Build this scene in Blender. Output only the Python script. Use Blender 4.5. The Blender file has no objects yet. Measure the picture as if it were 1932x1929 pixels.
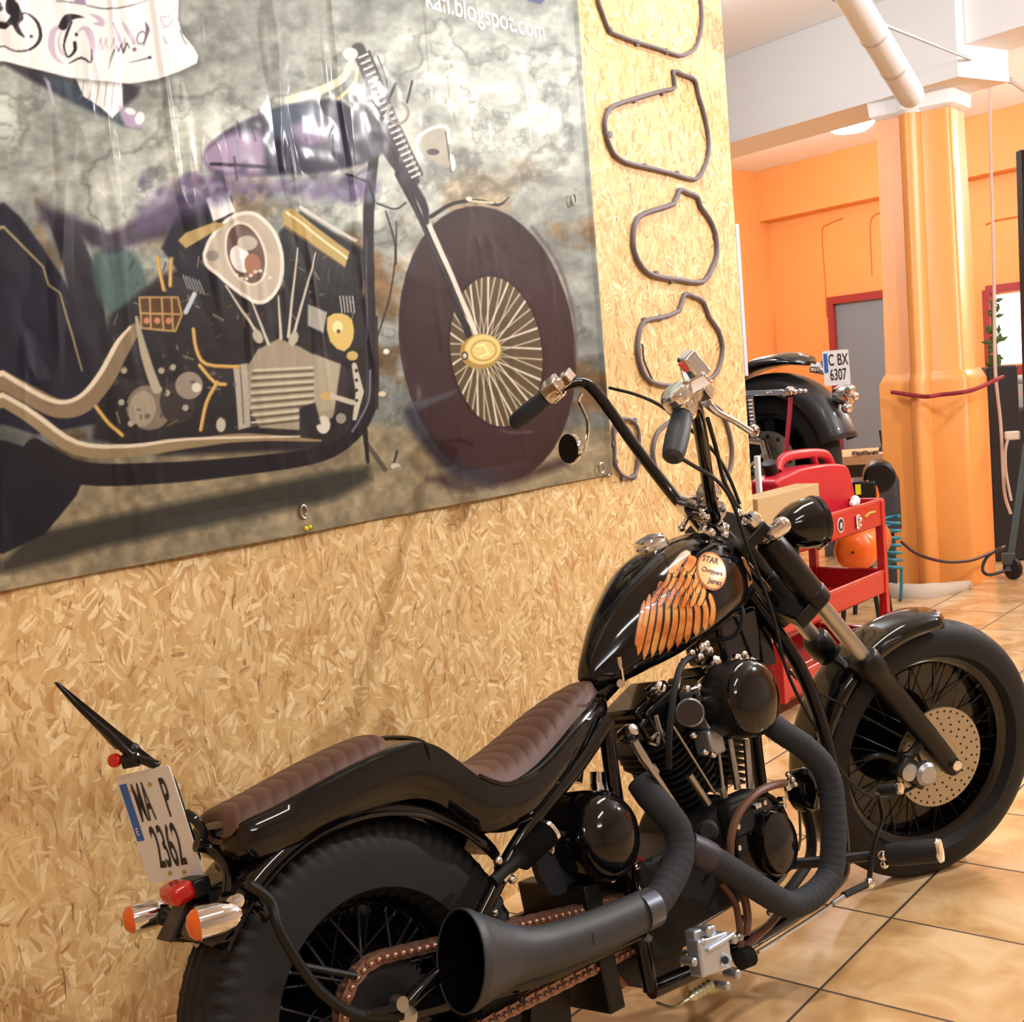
import bpy, bmesh, math, random
import numpy as np
from mathutils import Vector, Matrix
from mathutils.bvhtree import BVHTree
random.seed(7); RNG = np.random.RandomState(11)
SC = bpy.context.scene
COL = SC.collection
# ------------------------------------------------------------------ camera
FPX, PITCH, ROLL, YAW, CH = 2375.0, -0.098635, -0.08252, 0.90011, 1.33
_cy, _sy, _cp, _sp = math.cos(YAW), math.sin(YAW), math.cos(PITCH), math.sin(PITCH)
_f = np.array([_sy*_cp, _cy*_cp, _sp]); _r0 = np.array([_cy, -_sy, 0.0]); _u0 = np.cross(_r0, _f)
CR = _r0*math.cos(ROLL) + _u0*math.sin(ROLL); CU = -_r0*math.sin(ROLL) + _u0*math.cos(ROLL); CF = _f
CO = np.array([0.0, 0.0, CH])
cam = bpy.data.cameras.new('camera'); camo = bpy.data.objects.new('camera', cam); COL.objects.link(camo)
cam.sensor_width = 36; cam.sensor_fit = 'HORIZONTAL'; cam.lens = 36*FPX/1932; cam.clip_start = .02; cam.clip_end = 100
camo.matrix_world = Matrix(((CR[0], CU[0], -CF[0], CO[0]), (CR[1], CU[1], -CF[1], CO[1]), (CR[2], CU[2], -CF[2], CO[2]), (0, 0, 0, 1)))
SC.camera = camo
# ------------------------------------------------------------------ world, exposure
wd = bpy.data.worlds.new('world'); SC.world = wd; wd.use_nodes = True
wd.node_tree.nodes['Background'].inputs[0].default_value = (.93, .96, 1.0, 1)
wd.node_tree.nodes['Background'].inputs[1].default_value = .22
SC.view_settings.view_transform = 'Standard'; SC.view_settings.look = 'None'
SC.view_settings.exposure = -0.1; SC.view_settings.gamma = 1.0; SC.view_settings.use_curve_mapping = False
# ------------------------------------------------------------------ lights (ceiling lamps and added fills)
def area(name, loc, size, power, col=(1, .96, .9), target=None, sy=None):
    l = bpy.data.lights.new(name, 'AREA'); l.shape = 'RECTANGLE'; l.size = size; l.size_y = sy or size
    l.energy = power; l.color = col
    o = bpy.data.objects.new(name, l); COL.objects.link(o); o.location = loc
    d = (Vector(target) - Vector(loc)) if target else Vector((0, 0, -1))
    o.rotation_euler = d.to_track_quat('-Z', 'Y').to_euler()
    return o
def lamp(name, loc, power, col, r=.12):
    l = bpy.data.lights.new(name, 'POINT'); l.energy = power; l.color = col; l.shadow_soft_size = r
    o = bpy.data.objects.new(name, l); COL.objects.link(o); o.location = loc; return o
COOL, WARM = (.90, .95, 1.0), (1.0, .93, .84)
area('ceiling_and_fill_light', (3.1, 1.35, 3.2), 1.8, 36, (1, .98, .94), None, .2)
area('ceiling_and_fill_light', (1.0, .0, 3.1), 1.2, 30, (1, .97, .93), None, .12)
area('ceiling_and_fill_light', (-.9, -1.4, 3.1), 1.2, 28, (.95, .97, 1), (1.5, 1.5, .6), .3)  # unseen cool fill added behind the camera to lift the plate and tail
area('ceiling_and_fill_light', (5.2, -1.0, 2.9), .12, 115, (1, .98, .95), (3.0, 1.6, .9), .12)
lamp('ceiling_and_fill_light', (6.4, .6, 2.85), 85, COOL, .1)  # unseen source added to brighten the beam face
lamp('ceiling_and_fill_light', (5.3, 3.3, 2.85), 55, COOL, .15)  # another added source, lights the beam and the far room
lamp('ceiling_and_fill_light', (9.0, 4.9, 2.95), 135, COOL, .2)
lamp('ceiling_and_fill_light', (10.2, 1.0, 2.8), 190, COOL, .2)
area('daylight', (11.5, -1.6, 1.7), 1.8, 170, (.80, .90, 1), (7, 1.6, 1.2), 1.6)

def ray(px, py): return CF + CR*(px-966)/FPX - CU*(py-964.5)/FPX
def at(px, py, depth): return CO + ray(px, py)*depth
def onY(px, py, Y): d = ray(px, py); return CO + d*Y/d[1]
def onZ(px, py, Z): d = ray(px, py); return CO + d*(Z-CH)/d[2]
def onP(px, py, p, n): d = ray(px, py); return CO + d*(np.dot(np.array(p)-CO, n)/np.dot(d, n))
def proj(P): v = np.asarray(P, float)-CO; z = v@CF; return 966+FPX*(v@CR)/z, 964.5-FPX*(v@CU)/z
# ------------------------------------------------------------------ mesh helpers
def nrm(v): v = np.asarray(v, float); return v/(np.linalg.norm(v)+1e-12)
def smooth_path(pts, n=6, closed=False):
    P = [np.asarray(p, float) for p in pts]; N = len(P)
    if N < 3: return P
    out = []; rng = range(N if closed else N-1)
    for i in rng:
        p0 = P[(i-1) % N] if (closed or i > 0) else 2*P[0]-P[1]
        p1 = P[i]; p2 = P[(i+1) % N]
        p3 = P[(i+2) % N] if (closed or i < N-2) else 2*P[-1]-P[-2]
        for k in range(n):
            t = k/n
            out.append(.5*((2*p1)+(-p0+p2)*t+(2*p0-5*p1+4*p2-p3)*t*t+(-p0+3*p1-3*p2+p3)*t**3))
    if not closed: out.append(P[-1])
    return out
class MB:
    def __init__(s): s.v = []; s.f = []; s.m = []
    def add(s, vs, fs, mi=0):
        o = len(s.v); s.v.extend([tuple(map(float, v)) for v in vs])
        for f in fs: s.f.append(tuple(i+o for i in f)); s.m.append(mi)
        return s
    def tube(s, pts, r, n=12, closed=False, caps=True, mi=0, flat=None, sm=0, up=None):
        if sm: pts = smooth_path(pts, sm, closed)
        P = [np.asarray(p, float) for p in pts]; N = len(P)
        R = list(r) if hasattr(r, '__len__') else [r]*N
        if len(R) != N: R = list(np.interp(np.linspace(0, 1, N), np.linspace(0, 1, len(R)), R))
        T = []
        for i in range(N):
            a = P[(i-1) % N] if (closed or i > 0) else P[i]; b = P[(i+1) % N] if (closed or i < N-1) else P[i]
            T.append(nrm(b-a))
        if up is not None: x = nrm(np.cross(T[0], np.cross(np.asarray(up, float), T[0])))
        else:
            x = np.cross(T[0], [0, 0, 1.0])
            if np.linalg.norm(x) < .1: x = np.cross(T[0], [0, 1.0, 0])
            x = nrm(x)
        vs = []
        for i in range(N):
            if up is not None: x = nrm(np.asarray(up, float)-T[i]*(T[i]@np.asarray(up, float)))
            else: x = nrm(x-T[i]*(x@T[i]))
            y = np.cross(T[i], x)
            ra, rb = (R[i], R[i]) if flat is None else (R[i]*flat[0], R[i]*flat[1])
            for k in range(n):
                a = 2*math.pi*k/n; vs.append(P[i]+x*ra*math.cos(a)+y*rb*math.sin(a))
        fs = []
        for i in range(N if closed else N-1):
            j = (i+1) % N
            for k in range(n):
                k2 = (k+1) % n; fs.append((i*n+k, i*n+k2, j*n+k2, j*n+k))
        if caps and not closed:
            fs.append(tuple(range(n))[::-1]); fs.append(tuple((N-1)*n+k for k in range(n)))
        return s.add(vs, fs, mi)
    def lathe(s, prof, o, axis, n=32, mi=0, ref=None, sx=1.0):
        axis = nrm(axis); x = np.cross(axis, ref if ref is not None else ([0, 0, 1.0] if abs(axis[2]) < .9 else [1.0, 0, 0])); x = nrm(x); y = np.cross(axis, x)
        o = np.asarray(o, float); vs = []; fs = []; M_ = len(prof)
        for (r, h) in prof:
            for k in range(n):
                a = 2*math.pi*k/n; vs.append(o+axis*h+(x*math.cos(a)*sx+y*math.sin(a))*max(r, 1e-5))
        for i in range(M_-1):
            for k in range(n):
                k2 = (k+1) % n; fs.append((i*n+k, i*n+k2, (i+1)*n+k2, (i+1)*n+k))
        if prof[0][0] > 1e-4: fs.append(tuple(range(n))[::-1])
        if prof[-1][0] > 1e-4: fs.append(tuple((M_-1)*n+k for k in range(n)))
        return s.add(vs, fs, mi)
    def cyl(s, a, b, r, n=20, mi=0, r2=None):
        a = np.asarray(a, float); b = np.asarray(b, float); L_ = np.linalg.norm(b-a)
        return s.lathe([(r, 0), (r2 if r2 is not None else r, L_)], a, b-a, n, mi)
    def box(s, c, size, ax=None, mi=0):
        c = np.asarray(c, float); A = [np.array(a, float) for a in (ax if ax is not None else ((1, 0, 0), (0, 1, 0), (0, 0, 1)))]
        vs = [c+A[0]*size[0]/2*i+A[1]*size[1]/2*j+A[2]*size[2]/2*k for i in (-1, 1) for j in (-1, 1) for k in (-1, 1)]
        return s.add(vs, [(0, 1, 3, 2), (4, 6, 7, 5), (0, 4, 5, 1), (2, 3, 7, 6), (0, 2, 6, 4), (1, 5, 7, 3)], mi)
    def prism(s, pts, off, mi=0):
        P = [np.asarray(p, float) for p in pts]; off = np.asarray(off, float); n = len(P)
        fs = [tuple(range(n)), tuple(range(n, 2*n))[::-1]]
        fs += [(i, i+n, (i+1) % n+n, (i+1) % n) for i in range(n)]
        return s.add(P+[p+off for p in P], fs, mi)
    def loft(s, rings, closed=True, caps=True, mi=0):
        n = len(rings[0]); vs = [p for r in rings for p in r]; fs = []
        for i in range(len(rings)-1):
            for k in range(n if closed else n-1):
                k2 = (k+1) % n; fs.append((i*n+k, i*n+k2, (i+1)*n+k2, (i+1)*n+k))
        if caps and closed:
            fs.append(tuple(range(n))[::-1]); fs.append(tuple((len(rings)-1)*n+k for k in range(n)))
        return s.add(vs, fs, mi)
    def ball(s, c, r, n=16, mi=0, axis=(0, 0, 1), sc=1.0):
        pr = [(r*math.sin(math.pi*i/n), -r*sc*math.cos(math.pi*i/n)) for i in range(n+1)]
        return s.lathe(pr, c, axis, n*2, mi)
    def build(s, name, mats, parent=None, bevel=0, ang=35, smooth=True, solid=0, sub=0, recalc=True, seg=2):
        me = bpy.data.meshes.new(name); me.from_pydata(s.v, [], s.f); me.update()
        if not isinstance(mats, (list, tuple)): mats = [mats]
        for m_ in mats: me.materials.append(m_)
        if len(mats) > 1: me.polygons.foreach_set('material_index', s.m)
        bm = bmesh.new(); bm.from_mesh(me)
        bmesh.ops.remove_doubles(bm, verts=bm.verts, dist=2e-5)
        if recalc: bmesh.ops.recalc_face_normals(bm, faces=bm.faces)
        bm.to_mesh(me); bm.free()
        if smooth:
            me.polygons.foreach_set('use_smooth', [True]*len(me.polygons)); me.set_sharp_from_angle(angle=math.radians(ang))
        o = bpy.data.objects.new(name, me); COL.objects.link(o)
        if parent: o.parent = parent
        if solid:
            md = o.modifiers.new('solid', 'SOLIDIFY'); md.thickness = solid; md.offset = 0
        if sub:
            md = o.modifiers.new('sub', 'SUBSURF'); md.levels = md.render_levels = sub
        if bevel:
            md = o.modifiers.new('bevel', 'BEVEL'); md.width = bevel; md.segments = seg; md.limit_method = 'ANGLE'; md.angle_limit = math.radians(40)
        return o
def split_mb(q):
    par = list(range(len(q.v)))
    def find(a):
        while par[a] != a: par[a] = par[par[a]]; a = par[a]
        return a
    for f in q.f:
        r = find(f[0])
        for i in f[1:]: par[find(i)] = r
    # pieces whose boxes touch belong together
    comp = {}
    for fi, f in enumerate(q.f): comp.setdefault(find(f[0]), []).append(fi)
    C = []
    for fl_ in comp.values():
        vi = sorted({i for j in fl_ for i in q.f[j]}); P = np.array([q.v[i] for i in vi]); C.append([P.min(0)-.0012, P.max(0)+.0012, fl_])
    ch = True
    while ch:
        ch = False
        for i in range(len(C)):
            for j in range(len(C)-1, i, -1):
                if np.all(C[i][0] <= C[j][1]) and np.all(C[j][0] <= C[i][1]):
                    C[i] = [np.minimum(C[i][0], C[j][0]), np.maximum(C[i][1], C[j][1]), C[i][2]+C[j][2]]; del C[j]; ch = True
    out = []
    for _, _, fl_ in C:
        vi = sorted({i for j in fl_ for i in q.f[j]}); mp = {a: b_ for b_, a in enumerate(vi)}; m = MB(); m.add([q.v[i] for i in vi], [tuple(mp[i] for i in q.f[j]) for j in fl_]); m.m = [q.m[j] for j in fl_]; out.append(m)
    return out
def build_each(q, name, mats, parent=None, **kw): return [m.build(name, mats, parent, **kw) for m in split_mb(q)]
def tag(o, label, cat, group=None):
    o['label'] = label; o['category'] = cat
    if group: o['group'] = group
    return o
def struct(o): o['kind'] = 'structure'; return o
def empty(name, loc=(0, 0, 0)):
    o = bpy.data.objects.new(name, None); COL.objects.link(o); o.location = loc; o.empty_display_size = .1; return o
def textmesh(name, body, mat, origin, xdir, ydir, size, parent=None, width=1.0, ext=.0006, align='CENTER', bold=0.0):
    cu = bpy.data.curves.new(name, 'FONT'); cu.body = body; cu.size = 1; cu.align_x = align; cu.align_y = 'CENTER'; cu.extrude = 0; cu.offset = bold
    to = bpy.data.objects.new(name+'_t', cu); COL.objects.link(to)
    bpy.context.view_layer.update()
    me = bpy.data.meshes.new_from_object(to.evaluated_get(bpy.context.evaluated_depsgraph_get()))
    bpy.data.objects.remove(to)
    X = np.asarray(xdir, float)*size*width; Y = np.asarray(ydir, float)*size; Z = nrm(np.cross(xdir, ydir)); O_ = np.asarray(origin, float)
    for v in me.vertices:
        p = O_+X*v.co.x+Y*v.co.y+Z*ext; v.co = p
    me.materials.clear(); me.materials.append(mat)
    o = bpy.data.objects.new(name, me); COL.objects.link(o)
    if parent: o.parent = parent
    return o
# ------------------------------------------------------------------ materials
def lin(c): return tuple(((x/255)/12.92 if x/255 <= .04045 else ((x/255+.055)/1.055)**2.4) for x in c)
MATS = {}
def mat(name, col, rough=.5, metal=0.0, coat=0.0, bump=0.0, bscale=60, var=0.0, emis=0, spec=.5, vscale=8, trans=0):
    if name in MATS: return MATS[name]
    m = bpy.data.materials.new(name); m.use_nodes = True; nt = m.node_tree; b = nt.nodes['Principled BSDF']
    c = lin(col); b.inputs['Base Color'].default_value = (*c, 1); b.inputs['Roughness'].default_value = rough
    b.inputs['Metallic'].default_value = metal; b.inputs['Coat Weight'].default_value = coat; b.inputs['Coat Roughness'].default_value = .04
    b.inputs['Specular IOR Level'].default_value = spec
    if trans: b.inputs['Transmission Weight'].default_value = trans
    if emis: b.inputs['Emission Color'].default_value = (*c, 1); b.inputs['Emission Strength'].default_value = emis
    tc = nt.nodes.new('ShaderNodeTexCoord')
    if var:
        nz = nt.nodes.new('ShaderNodeTexNoise'); nz.inputs['Scale'].default_value = vscale; nz.inputs['Detail'].default_value = 5
        nt.links.new(tc.outputs['Object'], nz.inputs['Vector'])
        mx = nt.nodes.new('ShaderNodeMix'); mx.data_type = 'RGBA'; mx.inputs['A'].default_value = (*[x*(1-var) for x in c], 1); mx.inputs['B'].default_value = (*[min(1, x*(1+var)) for x in c], 1)
        nt.links.new(nz.outputs['Fac'], mx.inputs['Factor']); nt.links.new(mx.outputs['Result'], b.inputs['Base Color'])
    if bump:
        n2 = nt.nodes.new('ShaderNodeTexNoise'); n2.inputs['Scale'].default_value = bscale; n2.inputs['Detail'].default_value = 3
        nt.links.new(tc.outputs['Object'], n2.inputs['Vector'])
        bp = nt.nodes.new('ShaderNodeBump'); bp.inputs['Strength'].default_value = bump; bp.inputs['Distance'].default_value = .004
        nt.links.new(n2.outputs['Fac'], bp.inputs['Height']); nt.links.new(bp.outputs['Normal'], b.inputs['Normal'])
    MATS[name] = m; return m
GLOSS = mat('black_gloss_paint', (10, 9, 11), .09)
SATIN = mat('black_satin', (12, 12, 13), .38, spec=.35)
MATTE = mat('black_matte', (21, 21, 23), .6, bump=.15, bscale=300, spec=.3)
RUB = mat('rubber', (23, 23, 25), .65, spec=.35, bump=.1, bscale=200)
WRAP = mat('exhaust_wrap', (32, 35, 42), .8, bump=.3, bscale=140)
MUFF = mat('muffler_paint', (42, 45, 51), .5, bump=.1, bscale=400)
CHROME = mat('chrome', (225, 225, 228), .08, 1.0)
STEEL = mat('brushed_steel', (175, 175, 172), .3, 1.0)
ALU = mat('cast_aluminium', (175, 180, 188), .38, .85, bump=.3, bscale=120)
IRON = mat('dark_iron', (38, 36, 36), .5, .4)
LEATH = mat('brown_leather', (80, 50, 42), .48, bump=.15, bscale=500)
COPPER = mat('copper_chain', (158, 124, 108), .36, .8)
HOSE = mat('brown_hose', (98, 64, 50), .42)
RED = mat('red_paint', (178, 24, 28), .35, coat=.4)
WHITE = mat('white_plate', (226, 228, 232), .4)
INK = mat('black_ink', (22, 20, 24), .5)
BLUE = mat('plate_blue', (38, 98, 190), .4)
AMBER = mat('amber_lens', (225, 95, 25), .2, coat=.6)
REDL = mat('red_lens', (190, 20, 18), .2, coat=.6)
def nodes(m): return m.node_tree.nodes, m.node_tree.links
class NT:
    """tiny shader-node helper"""
    def __init__(s, name):
        s.m = bpy.data.materials.new(name); s.m.use_nodes = True; s.nt = s.m.node_tree; s.b = s.nt.nodes['Principled BSDF']
    def n(s, t, **k):
        x = s.nt.nodes.new('ShaderNode'+t)
        for a, b in k.items(): setattr(x, a, b)
        return x
    def l(s, a, b): s.nt.links.new(a, b)
    def math(s, op, a, b=None, c=None):
        x = s.n('Math', operation=op)
        for i, q in enumerate((a, b, c)):
            if q is None: continue
            if isinstance(q, (int, float)): x.inputs[i].default_value = q
            else: s.l(q, x.inputs[i])
        return x.outputs[0]
    def ramp(s, f, stops):
        r = s.n('ValToRGB'); e = r.color_ramp.elements
        while len(e) < len(stops): e.new(.5)
        for k, (p, c) in enumerate(stops): e[k].position = p; e[k].color = (*c, 1) if len(c) == 3 else c
        s.l(f, r.inputs[0]); return r.outputs[0]
    def mix(s, f, a, b, blend='MIX'):
        x = s.n('Mix', data_type='RGBA', blend_type=blend)
        for key, q in (('Factor', f), ('A', a), ('B', b)):
            if isinstance(q, (int, float)): x.inputs[key].default_value = q
            elif isinstance(q, tuple): x.inputs[key].default_value = (*q, 1) if len(q) == 3 else q
            else: s.l(q, x.inputs[key])
        return x.outputs['Result']
def osb_material():
    t = NT('osb'); tc = t.n('TexCoord').outputs['Object']
    sep = t.n('SeparateXYZ'); t.l(tc, sep.inputs[0]); com = t.n('CombineXYZ'); t.l(sep.outputs['X'], com.inputs[0]); t.l(sep.outputs['Z'], com.inputs[1])
    base = com.outputs[0]; vals = []; edges = []
    for k, (cs, off) in enumerate(((13, 3.1), (19, 7.7), (28, 12.3))):
        w = t.n('TexNoise', noise_dimensions='2D'); w.inputs['Scale'].default_value = 22; w.inputs['Detail'].default_value = 2; t.l(base, w.inputs['Vector'])
        ad = t.n('VectorMath', operation='MULTIPLY_ADD'); t.l(w.outputs['Color'], ad.inputs[0]); ad.inputs[1].default_value = (.012, .012, .012); t.l(base, ad.inputs[2])
        mp = t.n('Mapping'); mp.inputs['Location'].default_value = (off, off*.37, 0); t.l(ad.outputs[0], mp.inputs['Vector'])
        v = t.n('TexVoronoi', voronoi_dimensions='2D'); v.inputs['Scale'].default_value = cs; t.l(mp.outputs[0], v.inputs['Vector'])
        sc = t.n('SeparateColor'); t.l(v.outputs['Color'], sc.inputs[0])
        # strand angle: mostly upright, some across
        ang = t.math('MULTIPLY', t.math('SUBTRACT', sc.outputs[0], .5), 2.9 if k else 1.5)
        rot = t.n('VectorRotate', rotation_type='Z_AXIS'); t.l(mp.outputs[0], rot.inputs['Vector']); t.l(ang, rot.inputs['Angle'])
        m2 = t.n('Mapping'); m2.inputs['Scale'].default_value = ((74, 11, 1), (100, 14, 1), (140, 20, 1))[k]; t.l(rot.outputs[0], m2.inputs['Vector'])
        v2 = t.n('TexVoronoi', voronoi_dimensions='2D'); v2.inputs['Scale'].default_value = 1; t.l(m2.outputs[0], v2.inputs['Vector'])
        s2 = t.n('SeparateColor'); t.l(v2.outputs['Color'], s2.inputs[0])
        vals.append((s2.outputs[0], s2.outputs[1], sc.outputs[2]))
    C0, C1, C2, C3 = lin((202, 163, 106)), lin((218, 185, 130)), lin((236, 212, 162)), lin((176, 128, 76))
    c = t.ramp(vals[0][0], [(0, lin((186, 142, 88))), (.25, C0), (.6, C1), (.88, C1), (1, C2)])
    c2 = t.ramp(vals[1][0], [(0, C3), (.12, lin((198, 156, 102))), (.45, C0), (.85, C1), (1, C2)])
    c3 = t.ramp(vals[2][0], [(0, lin((150, 104, 60))), (.07, C0), (.5, C1), (.8, C2), (1, lin((248, 226, 182)))])
    m1 = t.math('GREATER_THAN', vals[1][1], .45); m2_ = t.math('GREATER_THAN', vals[2][1], .66)
    cc = t.mix(t.math('MULTIPLY', m1, .7), c, c2); cc = t.mix(t.math('MULTIPLY', m2_, .75), cc, c3)
    # thin dark slivers between strands
    w = t.n('Mapping'); w.inputs['Scale'].default_value = (95, 17, 1); w.inputs['Rotation'].default_value = (0, 0, .12); t.l(base, w.inputs['Vector'])
    ns = t.n('TexNoise', noise_dimensions='2D'); ns.inputs['Scale'].default_value = 1; ns.inputs['Detail'].default_value = 3; ns.inputs['Distortion'].default_value = .8; t.l(w.outputs[0], ns.inputs['Vector'])
    dk = t.ramp(ns.outputs['Fac'], [(.69, (0, 0, 0)), (.74, (1, 1, 1))])
    cc = t.mix(t.math('MULTIPLY', dk, .75), cc, lin((112, 74, 44)))
    w2 = t.n('Mapping'); w2.inputs['Scale'].default_value = (24, 7, 1); w2.inputs['Rotation'].default_value = (0, 0, -.3); t.l(base, w2.inputs['Vector'])
    n2 = t.n('TexNoise', noise_dimensions='2D'); n2.inputs['Scale'].default_value = 1; n2.inputs['Detail'].default_value = 2; t.l(w2.outputs[0], n2.inputs['Vector'])
    rd = t.ramp(n2.outputs['Fac'], [(.70, (0, 0, 0)), (.73, (1, 1, 1))])
    cc = t.mix(t.math('MULTIPLY', rd, .5), cc, lin((176, 116, 70)))
    t.l(cc, t.b.inputs['Base Color']); t.b.inputs['Roughness'].default_value = .55
    bp = t.n('Bump'); bp.inputs['Strength'].default_value = .35; bp.inputs['Distance'].default_value = .002
    t.l(vals[1][0], bp.inputs['Height']); t.l(bp.outputs[0], t.b.inputs['Normal'])
    return t.m
def tile_material():
    t = NT('floor_tiles'); tc = t.n('TexCoord').outputs['Object']; sep = t.n('SeparateXYZ'); t.l(tc, sep.inputs[0])
    fx = t.math('DIVIDE', t.math('SUBTRACT', sep.outputs[0], 3.166-40*.4008), .4008); fy = t.math('DIVIDE', t.math('SUBTRACT', sep.outputs[1], 1.148-40*.401), .401)
    ex = t.math('ABSOLUTE', t.math('SUBTRACT', t.math('FRACT', fx), .5)); ey = t.math('ABSOLUTE', t.math('SUBTRACT', t.math('FRACT', fy), .5))
    mx = t.math('MAXIMUM', ex, ey); g = t.ramp(mx, [(.489, (0, 0, 0)), (.4935, (1, 1, 1))])
    cb = t.n('CombineXYZ'); t.l(t.math('FLOOR', fx), cb.inputs[0]); t.l(t.math('FLOOR', fy), cb.inputs[1])
    wn = t.n('TexWhiteNoise', noise_dimensions='3D'); t.l(cb.outputs[0], wn.inputs[0])
    nz = t.n('TexNoise'); nz.inputs['Scale'].default_value = 5.5; nz.inputs['Detail'].default_value = 5; nz.inputs['Distortion'].default_value = .6
    ad = t.n('VectorMath', operation='MULTIPLY_ADD'); t.l(wn.outputs['Color'], ad.inputs[0]); ad.inputs[1].default_value = (7, 7, 7); t.l(tc, ad.inputs[2]); t.l(ad.outputs[0], nz.inputs['Vector'])
    c = t.ramp(nz.outputs['Fac'], [(.3, lin((180, 138, 90))), (.48, lin((206, 168, 120))), (.62, lin((220, 188, 146))), (.8, lin((198, 158, 108)))])
    c = t.mix(g, c, lin((62, 48, 42)))
    t.l(c, t.b.inputs['Base Color']); t.l(t.math('MULTIPLY_ADD', g, .5, .14), t.b.inputs['Roughness'])
    bp = t.n('Bump'); bp.inputs['Strength'].default_value = .5; bp.inputs['Distance'].default_value = .002; bp.invert = True; t.l(g, bp.inputs['Height']); t.l(bp.outputs[0], t.b.inputs['Normal'])
    return t.m
OSB = osb_material(); TILE = tile_material()
ORANGE = mat('orange_wall_paint', (236, 164, 92), .6, bump=.1, bscale=30, var=.05, vscale=2)
ORANGEP = mat('orange_pillar_paint', (243, 160, 84), .35, bump=.12, bscale=20, var=.06, vscale=4)
PLASTER = mat('white_plaster', (240, 240, 240), .8, bump=.1, bscale=25)
# ------------------------------------------------------------------ structure
WY = 2.05
fl = MB(); fl.box((5.5, 1.5, -.05), (17, 13, .1)); fo = struct(fl.build('floor', TILE, smooth=False))
xe = 3.93
w = MB(); w.box(((-2.5+xe)/2, WY+.05, 1.65), (xe+2.5, .1, 3.3)); struct(w.build('wall_left', OSB, smooth=False))
# edge boards seen just past the chipboard end
t_ = MB(); a = at(1389, 424, 5.2); b = at(1412, 710, 5.2); t_.box(((a[0]+b[0])/2, (a[1]+b[1])/2+.03, (a[2]+b[2])/2), (.03, .06, a[2]-b[2]))
struct(t_.build('trim_1', mat('lilac_edge', (205, 196, 208), .5), bevel=.003))
t_ = MB(); a = at(1424, 860, 4.9); b = at(1431, 975, 4.9); t_.box(((a[0]+b[0])/2, (a[1]+b[1])/2-.01, (a[2]+b[2])/2), (.02, .02, a[2]-b[2]))
struct(t_.build('trim_2', mat('white_edge', (235, 235, 238), .5), bevel=.003))
BD = np.array([.302, .953, 0]); BN = np.array([.953, -.302, 0])       # the far wall's run and its normal (away from the camera)
P0 = onZ(1692, 1095, 0); Z3 = np.array([0, 0, 1.0]); CEIL = 3.285
cl = MB(); cl.box((5.5, 1.5, CEIL+.05), (17, 13, .1)); struct(cl.build('ceiling', PLASTER, smooth=False))
def beam(name, c0, s0, s1, depth, z0, z1):
    m = MB(); c = c0+BD*(s0+s1)/2+BN*depth/2; c = np.array([c[0], c[1], (z0+z1)/2]); m.box(c, (s1-s0, depth, z1-z0), (BD, BN, Z3)); return struct(m.build(name, PLASTER, smooth=False))
beam('trim_3', P0-BN*.06, -.62, 5.0, .45, 2.76, CEIL-.001)
beam('trim_4', P0-BN*.0, -4.5, -.62, .4, 2.93, CEIL-.001)
# far wall
C0 = onZ(1445, 327, CEIL); CL = onZ(1383, 320, CEIL)
def wallseg(name, a, b, z0, z1, th, m, nd):
    a = np.array([a[0], a[1], 0.]); b = np.array([b[0], b[1], 0.]); d = nrm(b-a); nd = np.asarray(nd, float)
    q = MB(); c = (a+b)/2+nd*th/2; c[2] = (z0+z1)/2; q.box(c, (np.linalg.norm(b-a), th, z1-z0), (d, nd, Z3)); return q.build(name, m, smooth=False)
A_ = C0; B_ = C0-BD*9.5
struct(wallseg('wall_back', A_, B_, 0, CEIL, .2, ORANGE, BN))
dl = nrm(CL-C0); nl = np.array([-dl[1], dl[0], 0]); nl = nl if nl[1] > 0 else -nl
struct(wallseg('wall_side', C0, C0+dl*4.5, 0, CEIL, .2, ORANGE, nl))
def bw(px, py, off=0.0): return onP(px, py, C0-BN*off, BN)
lz = bw(1560, 397)[2]
q = MB(); s0 = C0-BN*.09; s1 = C0-BD*9.4-BN*.09
c = (s0+s1)/2; c[2] = (lz+CEIL)/2; q.box(c, (9.40, .18, CEIL-lz-.002), (BD, BN, Z3)); struct(q.build('trim_5', ORANGE, smooth=False))
# faint arched niche lines on the far wall
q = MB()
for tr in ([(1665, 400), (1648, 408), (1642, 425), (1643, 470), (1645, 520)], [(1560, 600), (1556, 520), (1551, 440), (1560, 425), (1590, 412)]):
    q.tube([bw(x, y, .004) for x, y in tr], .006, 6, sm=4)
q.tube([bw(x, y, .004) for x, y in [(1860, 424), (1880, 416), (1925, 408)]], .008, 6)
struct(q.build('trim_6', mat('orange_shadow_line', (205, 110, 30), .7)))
# door in the far wall
D0 = bw(1572, 562); D1 = bw(1700, 545)
dx = nrm(np.array([D1[0]-D0[0], D1[1]-D0[1], 0])); dw = 1.0; dz = D0[2]
dr = MB(); c = D0+dx*(dw/2); c[2] = dz/2; dr.box(c-BN*.02, (dw-.12, .05, dz-.07), (dx, BN, Z3)); door = struct(dr.build('door_1', mat('grey_blue_door', (118, 132, 142), .45, var=.05), smooth=False, bevel=.004))
fr = MB()
for s_ in (0, dw-.06): cc = D0+dx*(s_+.03); cc[2] = dz/2; fr.box(cc-BN*.04, (.07, .1, dz), (dx, BN, Z3))
cc = D0+dx*dw/2; cc[2] = dz-.03; fr.box(cc-BN*.04, (dw, .101, .07), (dx, BN, Z3))
MAROON = mat('maroon_frame', (150, 48, 48), .5)
fr.build('door_frame', MAROON, door, smooth=False)
hm = MB(); hh = bw(1662, 782, .08); hm.tube([hh, hh+dx*.12+Z3*-.02, hh+dx*.14], .012, 8); hm.build('door_handle', STEEL, door)
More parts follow.
